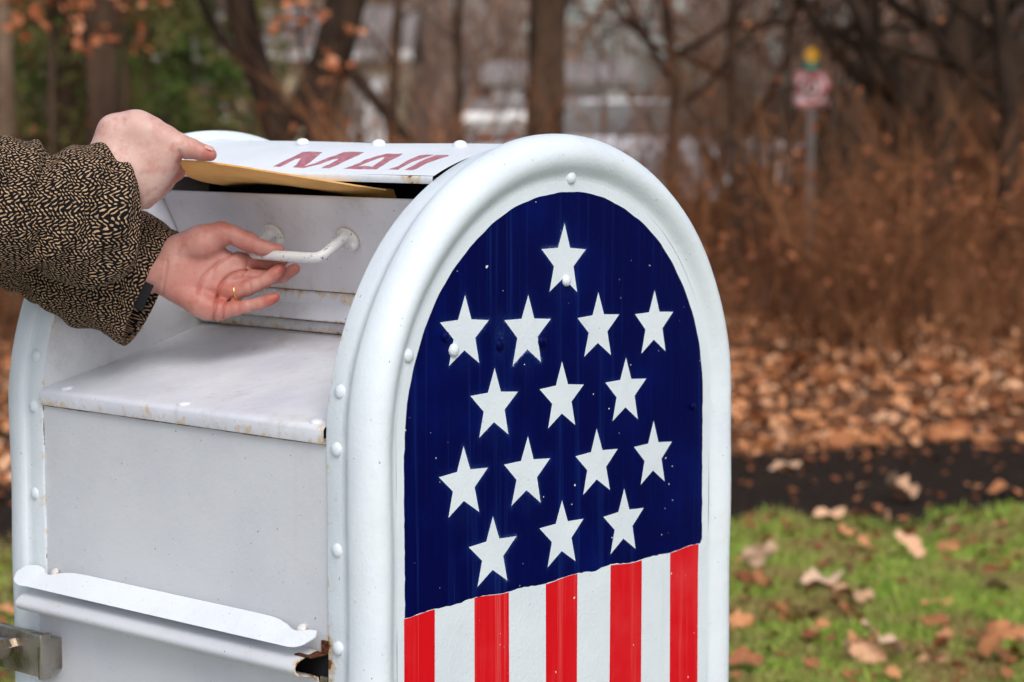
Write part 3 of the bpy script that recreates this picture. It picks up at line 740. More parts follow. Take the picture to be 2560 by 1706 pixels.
def sleeve(axis, ry, rz, wr, seed, twist=0.0, endtilt=None):
    "axis: (px, py, depth) stations from the cuff back; ry: half height (m), rz: half depth (m)"
    n, m = 150, 150
    st = np.array(axis, float); W = np.array([at(*s) for s in st])
    s0 = np.concatenate([[0], np.cumsum(np.linalg.norm(np.diff(W, axis=0), axis=1))])
    L_ = np.linspace(0, s0[-1], n)
    Cn = np.stack([np.interp(L_, s0, W[:, i]) for i in range(3)], 1)
    for it in range(14): Cn[1:-1] = (Cn[:-2]+2*Cn[1:-1]+Cn[2:])/4
    RY = np.interp(L_, s0, ry); RZ = np.interp(L_, s0, rz)
    T = np.gradient(Cn, axis=0); T /= np.linalg.norm(T, axis=1)[:, None]
    B = -FW[None, :]-T*(T@-FW)[:, None]; B /= np.linalg.norm(B, axis=1)[:, None]
    N = np.cross(B, T)
    if (N@UP).mean() < 0: N = -N
    th = np.arange(m)*2*math.pi/m
    LL, TH = np.meshgrid(L_, th, indexing='ij')
    f = wr(LL, TH)
    rr = np.random.default_rng(seed)
    f = f+sum(.0011*np.sin(LL*k1+TH*k2+ph) for k1, k2, ph in zip(rr.uniform(60, 220, 7), rr.integers(-5, 6, 7), rr.uniform(0, 6, 7)))
    env = np.clip(LL/.006, .0, 1)
    rn = RY[:, None]+f*(.35+.65*env); rb = RZ[:, None]+f*(.35+.65*env)
    ct = np.sign(np.cos(TH))*np.abs(np.cos(TH))**.9; sn = np.sign(np.sin(TH))*np.abs(np.sin(TH))**.9
    V = Cn[:, None, :]+N[:, None, :]*(rn*ct)[..., None]+B[:, None, :]*(rb*sn)[..., None]
    per = 2*math.pi*math.sqrt((RY.mean()**2+RZ.mean()**2)/2)
    uv = np.stack([LL, TH/(2*math.pi)*round(per/.018)*.018+0*LL], -1).reshape(-1, 2)
    # rolled-in cuff edge
    inn = []
    for k, (sh, dl) in enumerate(((.0022, -.0012), (.0050, -.0004), (.0062, .006), (.0075, .06))):
        q = Cn[0]+N[0]*((rn[0]-sh)*ct[0])[:, None]+B[0]*((rb[0]-sh)*sn[0])[:, None]+T[0]*dl
        inn.append(q)
    allV = np.concatenate([np.array(inn)[::-1], V], 0); uvi = np.stack([np.tile(np.array([-.02, -.008, -.004, -.002])[:, None], (1, m)), np.tile(uv.reshape(n, m, 2)[0, :, 1], (4, 1))], -1)
    allUV = np.concatenate([uvi, uv.reshape(n, m, 2)], 0).reshape(-1, 2)
    # seam-closing column so the UVs do not wrap
    A_ = allV; A_ = np.concatenate([A_, A_[:, :1]], 1); U_ = allUV.reshape(n+4, m, 2)
    last = U_[:, :1].copy(); last[..., 1] = round(per/.018)*.018; U_ = np.concatenate([U_, last], 1)
    mb = MB(); mb.add(A_.reshape(-1, 3), grid_faces(n+4, m+1)[:, ::-1])
    # loose wool fibres
    nf = 3600; i = rr.integers(4, n+3, nf); j = rr.integers(0, m, nf)
    base = A_[i, j]; ctr = np.concatenate([np.repeat(Cn[:1], 4, 0), Cn])[i]
    out = base-ctr; out /= np.linalg.norm(out, axis=1)[:, None]
    d1 = out*.5+rr.normal(0, .7, (nf, 3)); d1 /= np.linalg.norm(d1, axis=1)[:, None]; ln = rr.uniform(.0025, .0075, nf)[:, None]
    p1 = base+d1*ln*.55; p2 = p1+(d1+rr.normal(0, .6, (nf, 3)))*ln*.45; sd = np.cross(d1, rr.normal(0, 1, (nf, 3))); sd /= np.linalg.norm(sd, axis=1)[:, None]; sd *= .00011
    FV = np.stack([base-sd, base+sd, p1+sd*.8, p1-sd*.8, p2], 1).reshape(-1, 3); k = np.arange(nf)[:, None]*5
    mb.add(FV, np.concatenate([k+0, k+1, k+2, k+3], 1)); base0 = mb.n-len(FV)
    mb.F += [tuple(r) for r in (np.concatenate([k+3, k+2, k+4], 1)+base0).tolist()]; mb.M += [0]*nf
    fuv = np.repeat(allUV.reshape(n+4, m, 2)[i, j], 5, axis=0)
    o = obj('coat_sleeve', mb, M_tweed, PER, 180, uv=np.concatenate([U_.reshape(-1, 2), fuv]))
    return o, Cn, N, B, T
def wr_up(L, T):
    # T=0 top, T=pi/2 towards the camera
    g = lambda x, s: np.exp(-(x/s)**2)
    f = -.015*g(L-.088-.02*np.sin(T), .011)*(.35+.65*np.cos(T/2-.3)**2)
    f += .0065*g(L-.108, .022)*np.cos(T/2)**2+.003*g(L-.035, .035)
    f += -.010*g(L-.135-.030*(T-1.2), .011)*g(T-1.4, 1.0)-.007*g(L-.06+.03*(T-1.5), .010)*g(T-1.7, .7)+.004*g(L-.085-.03*(T-1.3), .012)*g(T-1.5, .8)-.006*g(L-.20-.02*T, .02)
    f += -.003*g(L-.045-.012*(T-2), .010)*g(T-2.3, .6)
    return f
upS = sleeve([(283, 545, up_depth+.012), (262, 545, up_depth+.004), (225, 541, up_depth-.012), (140, 528, up_depth-.035), (30, 513, up_depth-.06), (-250, 470, up_depth-.11), (-700, 430, up_depth-.19), (-1000, 440, up_depth-.22)],
    [.0700, .0735, .0760, .0715, .0685, .070, .076, .082], [.052, .056, .060, .060, .060, .064, .072, .078], wr_up, 5)
def wr_lo(L, T):
    g = lambda x, s: np.exp(-(x/s)**2)
    return .0025*np.sin(L*55+T)+.002*np.sin(T*3+L*20)-.006*g(L-.07-.025*T, .010)-.006*g(L-.12-.02*T, .015)
ld = bar_depth+.012
loS = sleeve([(377, 722, ld), (350, 709, ld+.003), (270, 672, ld+.008), (120, 600, ld+.02), (-60, 525, ld+.045), (-400, 440, ld+.09), (-900, 400, ld+.14)],
    [.0735, .0740, .0745, .0745, .0745, .077, .082], [.034, .037, .044, .050, .054, .062, .072], wr_lo, 11)
# black cuff lining showing at the vent of the lower cuff
o_, Cn, N_, B_, T_s = loS
mb = MB(); V = []
ths = np.linspace(math.pi*.47, math.pi*.63, 16)
for th_ in ths:
    for (off, r_) in ((.003, .90), (-.002, .91), (-.0115, .915), (-.0130, .905), (-.0115, .89), (.003, .88)):
        V.append(Cn[0]+T_s[0]*off+N_[0]*.0735*r_*math.cos(th_)+B_[0]*.034*(r_+.02)*math.sin(th_))
mb.add(V, grid_faces(len(ths), 6)); obj('cuff_lining', mb, M_lining, o_, 180)

# manila envelope
t = NT('manila paper', .75, .25)
c = t.mix(t.ramp(t.noise(35, 5, .6), .35, .7), (.80, .445, .15), (.73, .375, .115)); t.color(c); t.bump(t.noise(420, 3, .6), .0001, .6); t.bump(t.noise(26, 3, .6), .0012, .5)
t.set('Subsurface Weight', .05); M_man = t.m
dA = float((ENV_A-CAM)@FW); dB = float((ENV_B-CAM)@FW)
pxs = [(418, 399), (443, 400), (475, 400.5), (512, 403), (560, 409), (620, 418), (690, 430), (780, 444), (870, 459), (965, 474)]
near = np.array([at(x, y, dA+(dB-dA)*((x-443)/(965-443))) for x, y in pxs])
tt = np.linspace(0, 1, 48); cs = np.linspace(0, 1, len(near)); nearS = np.stack([np.interp(tt, cs, near[:, i]) for i in range(3)], 1)
for it in range(6): nearS[1:-1] = (nearS[:-2]+2*nearS[1:-1]+nearS[2:])/4
e_ = ENV_B-ENV_A; vh = np.array([-e_[1], e_[0], 0]); vh /= np.linalg.norm(vh)
Vt = []; tw = np.linspace(0, .195, 40)
env_s = lambda p: min(1.0, np.linalg.norm(p-ENV_A)/.25)
for p in nearS:
    for q in tw: Vt.append(p+vh*q+np.array([0, 0, -(1-.97*env_s(p))*(.028*(1-math.exp(-q/.06))+.05*q)-.030*env_s(p)**2*(1-math.exp(-max(0, q-.030)/.03))]))
Vt = np.array(Vt); n, m = 48, 40
gap = np.array([[.0008+.0011*math.exp(-tw[j]/.01)*(1 if 3 < i < 44 else .4) for j in range(m)] for i in range(n)]).ravel()
Vb = Vt-np.array([0, 0, 1])*gap[:, None]
mb = MB(); F = grid_faces(n, m); mb.add(np.vstack([Vt, Vb]), np.vstack([F, F[:, ::-1]+n*m]))
k = n*m; idx = lambda i, j: i*m+j
loop = [idx(i, 0) for i in range(n)]+[idx(n-1, j) for j in range(1, m)]+[idx(i, m-1) for i in range(n-2, -1, -1)]+[idx(0, j) for j in range(m-2, 0, -1)]
for a, b in zip(loop, loop[1:]+loop[:1]): mb.F.append((a, b, b+k, a+k)); mb.M.append(0)
env = obj('envelope', mb, M_man, None, 50)
tag(env, 'manila paper envelope pinched under a thumb and sliding into the mailbox slot', 'envelope')
# ------------------------------------------------------------------ SETTING
def g2(x, y, z=GZ):
    "point of the ground plane seen at photograph pixel (x, y)"
    d = FW+RT*(x-IW/2)/FPX-UP*(y-IH/2)/FPX
    return CAM+d*((z-CAM[2])/d[2])
def hd(P): return (np.asarray(P)-CAM)@HF
def lat(P): return (np.asarray(P)-CAM)@RT
def FL(f, l, z=GZ):
    p = CAM+HF*f+RT*l; return np.array([p[0], p[1], z])
# terrain: f = metres ahead of the camera, l = metres to the right
def path_near(l): return 7.02+.135*(l-.75)
def path_far(l): return 8.36+.30*(l-.85)
def terrain(f, l):
    f = np.asarray(f, float); l = np.asarray(l, float)
    e = np.clip((f-path_far(l))/1.2, 0, 1); bank = .10*e*e*(3-2*e)+.025*np.sin(l*2.1+f)*e
    far = .02*np.clip(f-14, 0, 200)
    road = 0
    return GZ+bank*(f < 200)+0*far
t = NT('lawn soil', .95, .1)
t.color(t.mix(t.ramp(t.noise(3.5, 5, .65), .4, .65), (.075, .12, .022), (.11, .085, .04))); t.bump(t.noise(60, 4), .01, 1); M_soil = t.m
t = NT('forest soil', .95, .1)
t.color(t.mix(t.ramp(t.noise(2.5, 6, .7), .35, .7), (.14, .065, .034), (.085, .042, .026))); t.bump(t.noise(40, 4), .02, 1); M_forest = t.m
t = NT('asphalt path', 1.0, .02)
c = t.mix(t.ramp(t.noise(260, 2, .6), .45, .7), (.016, .012, .010), (.045, .034, .027)); c = t.mix(t.ramp(t.noise(2.2, 5, .7), .5, .8, 0, .6), c, (.045, .028, .019))
c = t.mix(t.ramp(t.noise(34, 5, .75), .52, .72, 0, .7), c, (.085, .055, .038)); t.color(c); t.bump(t.noise(240, 3, .6), .004, .8); t.bump(t.noise(30, 4, .6), .02, .8); M_asph = t.m
def strip(name, mats, f0, f1, l0, l1, nf, nl, dz, kind='structure'):
    mb = MB(); ls = np.linspace(l0, l1, nl); V = []
    for i in range(nf):
        for l in ls:
            a = f0(l) if callable(f0) else f0; b = f1(l) if callable(f1) else f1
            f = a+(b-a)*i/(nf-1); p = FL(f, l); V.append((p[0], p[1], float(terrain(f, l))+dz))
    mb.add(V, grid_faces(nf, nl)); return tag(obj(name, mb, mats, None, 180), kind=kind)
strip('lawn', M_soil, -8, lambda l: path_near(l)+.02, -25, 25, 30, 60, 0.0)
strip('footpath', M_asph, lambda l: path_near(l)-.15, lambda l: path_far(l)+.25, -25, 25, 8, 60, .004)
strip('woodland_ground', M_forest, lambda l: path_far(l)+.05, 24.0, -30, 30, 50, 80, .006)
strip('far_ground', M_forest, 23.9, 400, -220, 220, 30, 40, .002)
strip('road', M_asph, 25.0, 30.5, -60, 60, 4, 20, .010)

t = NT('concrete', .9, .2); t.color(t.mix(t.ramp(t.noise(8, 5, .6), .35, .7), (.50, .49, .47), (.42, .41, .39))); t.bump(t.noise(120, 3), .003, .6)
mb = MB(); mb.add([(-.62, -9, GZ+.008), (-.62, 1.55, GZ+.008), (-6.5, 1.55, GZ+.008), (-6.5, -9, GZ+.008)], [(0, 1, 2, 3)]); tag(obj('bounce_pavement', mb, t.m, None, 0), kind='structure')  # added out of view; pale concrete bounces light up onto the mailbox front
# --- grass
t = NT('grass blades', .6, .25); r = t.attr('rnd')
c = t.mix(t.ramp(r, 0, .75), (.13, .27, .024), (.36, .46, .07)); c = t.mix(t.ramp(r, .78, .95), c, (.38, .30, .12)); c = t.mix(t.ramp(t.noise(3.2, 5, .65), .42, .62, 0, .9), c, (.33, .24, .09)); t.color(c)
t.set('Transmission Weight', 0.0); M_grass = t.m
def grass(n, f0, f1, l0, l1, hh):
    f = rng.uniform(0, 1, n)*(f1-f0)+f0; l = rng.uniform(l0, l1, n); k = f < path_near(l)+.02+.06*np.sin(l*9)+.05*np.sin(l*23+1)+rng.normal(0, .06, n)
    f, l = f[k], l[k]; n = len(f)
    P = CAM+f[:, None]*HF+l[:, None]*RT; P[:, 2] = GZ; k2 = ~((P[:, 0] < -.6) & (P[:, 1] < 1.57)); P, f, l = P[k2], f[k2], l[k2]; n = len(f)
    clump = .75+.5*np.sin(f*3.1+np.sin(l*4))*np.sin(l*3.7)
    h = rng.uniform(.5, 1.2, n)*hh*clump; w = rng.uniform(.0018, .0034, n)
    a = rng.uniform(0, 2*math.pi, n); s = np.stack([np.cos(a), np.sin(a), 0*a], 1)*w[:, None]
    ln = rng.normal(0, .45, (n, 2)); tip = P+np.stack([ln[:, 0]*h, ln[:, 1]*h, h], 1); mid = P+np.stack([ln[:, 0]*h*.3, ln[:, 1]*h*.3, h*.6], 1)
    V = np.stack([P-s, P+s, mid+s*.7, mid-s*.7, tip], 1).reshape(-1, 3); k5 = np.arange(n)[:, None]*5
    return V, np.concatenate([k5, k5+1, k5+2, k5+3], 1), np.concatenate([k5+3, k5+2, k5+4], 1), np.repeat(rng.uniform(0, 1, n), 5)
mb = MB()
for args in ((95000, 4.6, 7.6, .5, 2.3, .038), (12000, 4.6, 7.6, -2.2, -1.0, .038), (60000, .3, 7.6, -5, 6, .045)):
    V, q, tr_, rn = grass(*args); b0 = mb.n; mb.add(V, q, 0, rnd=rn); mb.F += [tuple(x) for x in (tr_+b0).tolist()]; mb.M += [0]*len(tr_)
tag(obj('grass', mb, M_grass, None, 180), 'short green lawn grass with straw coloured blades beside the asphalt path', None, None, 'stuff')

# --- leaves
def leaf_mat(name, c0, c1, c2):
    t = NT(name, .7, .3); r = t.attr('rnd'); c = t.mix(t.ramp(r, 0, .5), c0, c1); c = t.mix(t.ramp(r, .55, 1), c, c2)
    c = t.mix(t.ramp(t.noise(60, 3, .6), .45, .7, 0, .5), c, c0); t.color(c); return t.m
M_leaf = leaf_mat('dry leaf', (.30, .095, .032), (.56, .25, .105), (.70, .42, .25))
M_leafpale = leaf_mat('pale dry leaf', (.42, .235, .125), (.54, .33, .20), (.62, .43, .30))
M_leafdark = leaf_mat('russet leaf', (.10, .032, .012), (.22, .068, .022), (.33, .125, .050))
def oak_outline(n=22, lob=4, depth=.38):
    out = []
    for i in range(n):
        t = i/n*2*math.pi; u = .5-.5*math.cos(t)
        wdt = .33*math.sin(math.pi*min(1, u*.93+.04))**.7*(1-depth*(.5+.5*math.cos(u*lob*2*math.pi)))
        out.append((u-.5, wdt*(1 if t < math.pi else -1)))
    return out
def leaf_geo(r2, size, curl=1.0, simple=False):
    o = oak_outline(12 if simple else 26, r2.integers(3, 6), r2.uniform(.2, .5)); V = [(0, 0, 0)]
    c1, c2, c3 = r2.normal(0, .5, 3)*curl
    def bend(x, y): return (.5*c1*x*x+.9*abs(c2)*y*y*2+.6*c3*x*y+.08*math.sin(x*9+c1*5)*curl)
    V = [(x*size, y*size, bend(x, y)*size) for x, y in [(0, 0)]+o]
    n = len(o); return np.array(V), [(0, i+1, (i+1) % n+1) for i in range(n)]
def rot(r2, tilt):
    a = r2.uniform(0, 2*math.pi); b = r2.normal(0, tilt); c = r2.normal(0, tilt)
    ca, sa, cb, sb, cc, sc_ = math.cos(a), math.sin(a), math.cos(b), math.sin(b), math.cos(c), math.sin(c)
    return np.array([[ca, -sa, 0], [sa, ca, 0], [0, 0, 1]])@np.array([[1, 0, 0], [0, cb, -sb], [0, sb, cb]])@np.array([[cc, 0, sc_], [0, 1, 0], [-sc_, 0, cc]])
def leaf_mass(mb, P, size, tilt, r2, kinds=10, simple=True):
    T = [leaf_geo(r2, 1.0, 1.2, simple) for _ in range(kinds)]
    order = r2.integers(0, kinds, len(P)); Rn = [rot(r2, tilt) for _ in range(64)]
    for k in range(kinds):
        I = np.nonzero(order == k)[0]
        if not len(I): continue
        V0, F0 = T[k]; F0 = np.array(F0)
        Rs = np.array([Rn[i] for i in r2.integers(0, 64, len(I))]); sz = (size if np.isscalar(size) else size[I])*r2.uniform(.6, 1.25, len(I))
        V = np.einsum('nij,mj->nmi', Rs, V0)*sz[:, None, None]+P[I][:, None, :]
        F = (F0[None]+(np.arange(len(I))*len(V0))[:, None, None]).reshape(-1, 3)
        mb.add(V.reshape(-1, 3), F, 0, rnd=np.repeat(r2.uniform(0, 1, len(I)), len(V0)))
# leaf litter beyond the path: far more than anyone could count
r2 = np.random.default_rng(21); mb = MB(); n = 13000
l = r2.uniform(-6, 7, n); f = path_far(l)+.03+np.abs(r2.normal(0, .05, n))+(r2.uniform(0, 1, n)**1.25)*4.2
P = CAM+f[:, None]*HF+l[:, None]*RT; P[:, 2] = terrain(f, l)+.005+r2.uniform(0, .035, n)
leaf_mass(mb, P, .085, .5, r2)
tag(obj('leaf_litter', mb, M_leaf, None, 180), 'thick pinkish tan leaf litter covering the ground beyond the asphalt path', None, None, 'stuff')
mb = MB(); n = 5200; l = r2.uniform(-12, 12, n); f = r2.uniform(10.5, 24, n); P = CAM+f[:, None]*HF+l[:, None]*RT; P[:, 2] = terrain(f, l)+.02
leaf_mass(mb, P, .11, .6, r2); tag(obj('woodland_litter', mb, M_leafdark, None, 180), 'darker russet leaf litter lying deep under the brush', None, None, 'stuff')
# crumbs of leaf too small to single out, mixed in the lawn
mb = MB(); n = 3200; l = r2.uniform(-3, 4, n); f = r2.uniform(3.5, 7.3, n); k = f < path_near(l)+.05; l, f = l[k], f[k]; P = CAM+f[:, None]*HF+l[:, None]*RT; P[:, 2] = GZ+r2.uniform(.005, .03, len(f)); l2 = r2.uniform(-5, 6, 1100); f2 = np.where(r2.uniform(0, 1, 1100) < .65, path_far(l2)-np.abs(r2.normal(0, .20, 1100)), path_near(l2)+np.abs(r2.normal(0, .45, 1100))); Q = CAM+f2[:, None]*HF+l2[:, None]*RT; Q[:, 2] = GZ+.010; P = np.vstack([P, Q])
leaf_mass(mb, P, .038, .5, r2); tag(obj('leaf_crumbs', mb, M_leafdark, None, 180), 'small brown leaf fragments scattered through the lawn grass', None, None, 'stuff')
# individual leaves on the lawn and path (photograph pixels, size in metres, tilt, label)
def one_leaf(x, y, size, mat, seed, label, dz=.022, tilt=.35, grp=None, curl=1.3):
    r3 = np.random.default_rng(seed); V, F = leaf_geo(r3, size, curl); V = V@rot(r3, tilt).T; p = g2(x, y); p = FL(hd(p), lat(p))
    V[:, 2] -= V[:, 2].min(); mb = MB(); o = bpy.data.objects.new('fallen_leaf', bpy.data.meshes.new('fallen_leaf')); C.objects.link(o)
    o.data.from_pydata(V.tolist(), [], F); o.data.materials.append(mat); a_ = o.data.attributes.new('rnd', 'FLOAT', 'POINT'); a_.data.foreach_set('value', np.full(len(V), r3.uniform(.2, 1), dtype=np.float32))
    o.data.polygons.foreach_set('use_smooth', np.ones(len(F), dtype=bool))
    o.location = (p[0], p[1], GZ+dz+ZC); return tag(o, label, 'leaf', grp)
for a in [(1803*DS, 1083*DS, .130, M_leafpale, 1, 'pale curled leaf lying flat on the asphalt path beside the mailbox', .008, .15, None, .8),
          (2068*DS, 1160*DS, .130, M_leafpale, 2, 'arched pinkish leaf standing on the asphalt path close to the lawn edge', .03, .5, None, 2),
          (1745*DS, 1325*DS, .130, M_leafpale, 3, 'big tan lobed leaf standing half upright in the grass near the mailbox', .03, .9, None, 1.2),
          (1890*DS, 1365*DS, .12, M_leafpale, 4, 'small whitish curled leaf in the grass above a wider tan leaf', .03, .3, None, 1.5),
          (1962*DS, 1405*DS, .115, M_leafpale, 5, 'wide tan leaf just below and right of the whitish curled leaf', .03, .4, None, 1.5),
          (2160*DS, 1262*DS, .125, M_leafpale, 6, 'long pale leaf lying flat in the upper part of the lawn', .03, .3, None, 1),
          (2025*DS, 1535*DS, .130, M_leafpale, 7, 'bright tan leaf at the bottom of the picture on the grass', .03, .4, None, 1.4),
          (2300*DS, 1540*DS, .135, M_leaf, 8, 'large rusty leaf in the lower right corner of the lawn', .03, .6, None, 1.4),
          (2310*DS, 1150*DS, .13, M_leaf, 9, 'rusty leaf at the right end of the lawn edge by the path', .02, .4, None, 1),
          (2290*DS, 1385*DS, .11, M_leafpale, 10, 'pale leaf alone in green grass near the right picture edge', .03, .4, None, 1),
          (1905*DS, 1210*DS, .11, M_leaf, 11, 'orange tan round leaf near the upper left of the lawn', .03, .5, None, 1),
          (2090*DS, 1300*DS, .11, M_leaf, 12, 'rust coloured leaf under the long pale leaf in the lawn', .03, .5, None, 1),
          (1985*DS, 1520*DS, .12, M_leaf, 14, 'reddish leaf beside the bright tan leaf at the bottom', .02, .4, None, 1)]: one_leaf(*a)
base = [one_leaf(1700+60*k, 1500, .1, [M_leaf, M_leafdark][k % 2], 30+k, None, .02, .4, 'small fallen leaves scattered over the lawn', 1.2) for k in range(6)]
r3 = np.random.default_rng(77); cnt = 0
for k in range(84):
    x = r3.uniform(1660, 2560); y = r3.uniform(1290, 1720) if r3.random() < .9 else r3.uniform(1140, 1280)
    if k >= 78: x = r3.uniform(-60, 14); y = r3.uniform(1350, 1700)
    p = g2(x, y); o = base[k] if k < 6 else base[k % 6].copy()
    if k >= 6: C.objects.link(o)
    o.location = (p[0], p[1], (GZ+(.02 if hd(p) < path_near(lat(p)) else .006))+ZC); o.rotation_euler = (r3.normal(0, .3), r3.normal(0, .3), r3.uniform(0, 6.28)); s = r3.uniform(.40, .95); o.scale = (s, s, s)
    o['label'] = ('small tan brown leaf scattered on the lawn among many alike' if k % 6 % 2 == 0 else 'small dark russet leaf scattered on the lawn among many alike'); o['category'] = 'leaf'; o['group'] = 'small fallen leaves scattered over the lawn'

# --- bare wood: branching skeletons turned into tubes
def bark(name, c0, c1, sc=9, var=False):
    t = NT(name, .92, .05 if var else .15); c = t.mix(t.ramp(t.noise(1, 5, .65, vec=t.scaled((sc, sc, sc*.25))), .35, .68), c0, c1)
    if var: r = t.attr('rnd'); c = t.mix(t.ramp(r, 0, .35, .75, 0), c, tuple(v*.3 for v in c0)); c = t.mix(t.ramp(r, .62, 1.0, 0, .9), c, tuple(min(1, v*1.85) for v in c1))
    t.color(c)
    t.bump(t.noise(1, 5, .7, vec=t.scaled((sc*3, sc*3, sc*.7))), .03, 1); return t.m
M_bark = bark('brown bark', (.050, .030, .020), (.125, .075, .048)); M_barkd = bark('dark bark', (.026, .017, .012), (.070, .043, .028))
M_barkt = bark('tan bark', (.15, .095, .060), (.26, .18, .12)); M_twig = bark('grey brown twigs', (.115, .075, .058), (.21, .145, .115), 3); M_twigd = bark('dark twigs', (.045, .030, .021), (.125, .08, .052), 3, True); M_twigr = bark('reddish twigs', (.085, .034, .017), (.24, .105, .048), 3, True)
def grow(mb, p, d, r, L, lev, r2, k=5, spread=.7, mat=0, up=.12, leafpts=None):
    n = max(3, int(L/.22)+2) if lev > 1 else 3
    P = [np.array(p, float)]; dd_ = np.array(d, float)
    for i in range(n):
        dd_ = dd_+r2.normal(0, .16, 3)+np.array([0, 0, up*.5]); dd_ /= np.linalg.norm(dd_); P.append(P[-1]+dd_*L/n)
    P = np.array(P); rr = np.linspace(r, r*.45, len(P)); tube(mb, P, rr, k if lev > 1 else 3, mat)
    if leafpts is not None and lev <= 1: leafpts.append(P[-1]); leafpts.append(P[len(P)//2])
    if lev <= 0: return
    nb = {4: 5, 3: 5, 2: 5, 1: 4}.get(lev, 4)
    for b in range(nb):
        t_ = r2.uniform(.3, 1.0); i = min(len(P)-2, int(t_*(len(P)-1))); q = P[i]+(P[i+1]-P[i])*(t_*(len(P)-1)-i)
        a = r2.normal(0, 1, 3); a /= np.linalg.norm(a); nd = dd_*.6+a*spread; nd /= np.linalg.norm(nd)
        grow(mb, q, nd, rr[i]*r2.uniform(.4, .62), L*r2.uniform(.45, .75), lev-1, r2, max(3, k-1), spread, mat, up, leafpts)
def tree(label, x, dist, width, pts, mat, seed, limbs, crown_mat=None, arms=(), leaf=None, leafn=0, name='tree', grp='bare trees behind the path', top=6.5, lev=3, near_w=None):
    "pts: trunk course as photograph pixels (x, y) from low to high; width in photo px"
    b = ground(pts[0][0], dist); b[2] = float(terrain(dist, (pts[0][0]-IW/2)/FPX*dist))
    root = empty(name, b, label, 'tree', grp); r2 = np.random.default_rng(seed)
    r0 = width/FPX*dist/2
    P = [np.array([b[0], b[1], b[2]-.05])]
    for (px, py) in pts:
        dpth = dist/ (HF@FW); q = at(px, py, dist*math.cos(PITCH)*1.0); sc = dist/hd(q); q = CAM+(q-CAM)*sc
        if q[2] > P[-1][2]+.05: P.append(q)
    last = P[-1]; dirv = P[-1]-P[-2]; dirv /= np.linalg.norm(dirv); k = 0
    while P[-1][2] < top+GZ:
        dirv = dirv+r2.normal(0, .10, 3)+np.array([0, 0, .10]); dirv /= np.linalg.norm(dirv); P.append(P[-1]+dirv*.6)
    P = np.array(P); s = np.concatenate([[0], np.cumsum(np.linalg.norm(np.diff(P, axis=0), axis=1))]); ss = np.linspace(0, s[-1], max(14, int(s[-1]/.2)))
    Q = np.stack([np.interp(ss, s, P[:, i]) for i in range(3)], 1)
    for it in range(2): Q[1:-1] = (Q[:-2]+2*Q[1:-1]+Q[2:])/4
    rad = r0*(1-.55*ss/s[-1])*(1+.5*np.exp(-ss/.18)); mb = MB(); tube(mb, Q, rad, 14)
    for (aw, apts, dz) in arms:
        Ap = np.array([CAM+(at(px, py, dist)-CAM)*((dist+dz*i/len(apts))/hd(at(px, py, dist))) for i, (px, py) in enumerate(apts)]); sa = np.linspace(0, 1, 14); ci = np.linspace(0, 1, len(Ap))
        As = np.stack([np.interp(sa, ci, Ap[:, i]) for i in range(3)], 1)
        for it in range(2): As[1:-1] = (As[:-2]+2*As[1:-1]+As[2:])/4
        tube(mb, As, aw/FPX*dist/2*np.linspace(1, .55, 14), 9)
    V = mb.V[0]; V += r2.normal(0, r0*.05, V.shape); obj('trunk', mb, mat, root, 180)
    cm = MB(); lp = []
    for (h, az, el, L, fr) in limbs:
        i = int(np.argmin(np.abs(Q[:, 2]-(GZ+h)))); a = R_(az)
        d = (RT*math.cos(a)+HF*math.sin(a))*math.cos(R_(el))+np.array([0, 0, 1])*math.sin(R_(el))
        grow(cm, Q[i], d, rad[i]*fr, L, lev, r2, 6, .75, 0, .10, lp)
    for j in range(6):
        i = int(len(Q)*r2.uniform(.45, .98)); a = r2.uniform(0, 6.28); d = np.array([math.cos(a), math.sin(a), .7]); d /= np.linalg.norm(d)
        grow(cm, Q[i], d, rad[i]*.5, r2.uniform(.8, 1.8), lev-1, r2, 5, .7, 0, .12, lp)
    if leaf is not None and lp:
        lp = np.array(lp); I = r2.integers(0, len(lp), leafn); P = lp[I]+r2.normal(0, .05, (leafn, 3)); c0 = cm.n; leaf_mass_m(cm, P, leaf[1], r2)
        obj('crown', cm, [crown_mat or M_twig, leaf[0]], root, 180)
    else: obj('crown', cm, crown_mat or M_twig, root, 180)
    return root
def leaf_mass_m(mb, P, size, r2):
    f0 = len(mb.F); leaf_mass(mb, P, size, 1.2, r2, 6); mb.M[f0:] = [1]*(len(mb.F)-f0)
X = lambda *p: [(a*DS, b*DS) for a, b in p]
tree('tan barked trunk at the far left edge of the picture', 0, 13, 50*DS, X((12, 330), (8, 100), (4, 0)), M_barkt, 1, [(2.6, 60, 30, 1.2, .4)])
tree('straight brown trunk rising behind the upper hand', 0, 13.5, 86*DS, X((238, 300), (230, 150), (228, 0)), M_bark, 2, [(1.9, 150, 20, 1.0, .25), (2.2, 20, 25, 1.0, .3)])
tree('dark forked trunk whose arms spread in a wide V', 0, 15, 78*DS, X((655, 330), (622, 230), (575, 130), (545, 0)), M_barkd, 3, [(1.9, 140, 20, .9, .4)], arms=[(62*DS, X((648, 320), (690, 240), (728, 160), (750, 80), (775, -60)), .3), (30*DS, X((585, 150), (520, 110), (470, 20), (440, -60)), -.2)])
tree('leaning dark trunk with a long drooping bough, right of the forked tree', 0, 14.5, 82*DS, X((722, 330), (752, 190), (792, 60), (812, 0)), M_barkd, 4, [(2.1, 10, 10, 1.0, .4), (1.95, 170, 30, .9, .4)], arms=[(36*DS, X((778, 120), (815, 175), (870, 240), (945, 330), (980, 380)), -.3)])
tree('broad brown trunk standing directly above the mailbox arch', 0, 15, 98*DS, X((1252, 330), (1254, 160), (1258, 0)), M_bark, 5, [(2.2, 10, 35, 1.2, .3), (2.0, 175, 30, .9, .25)])
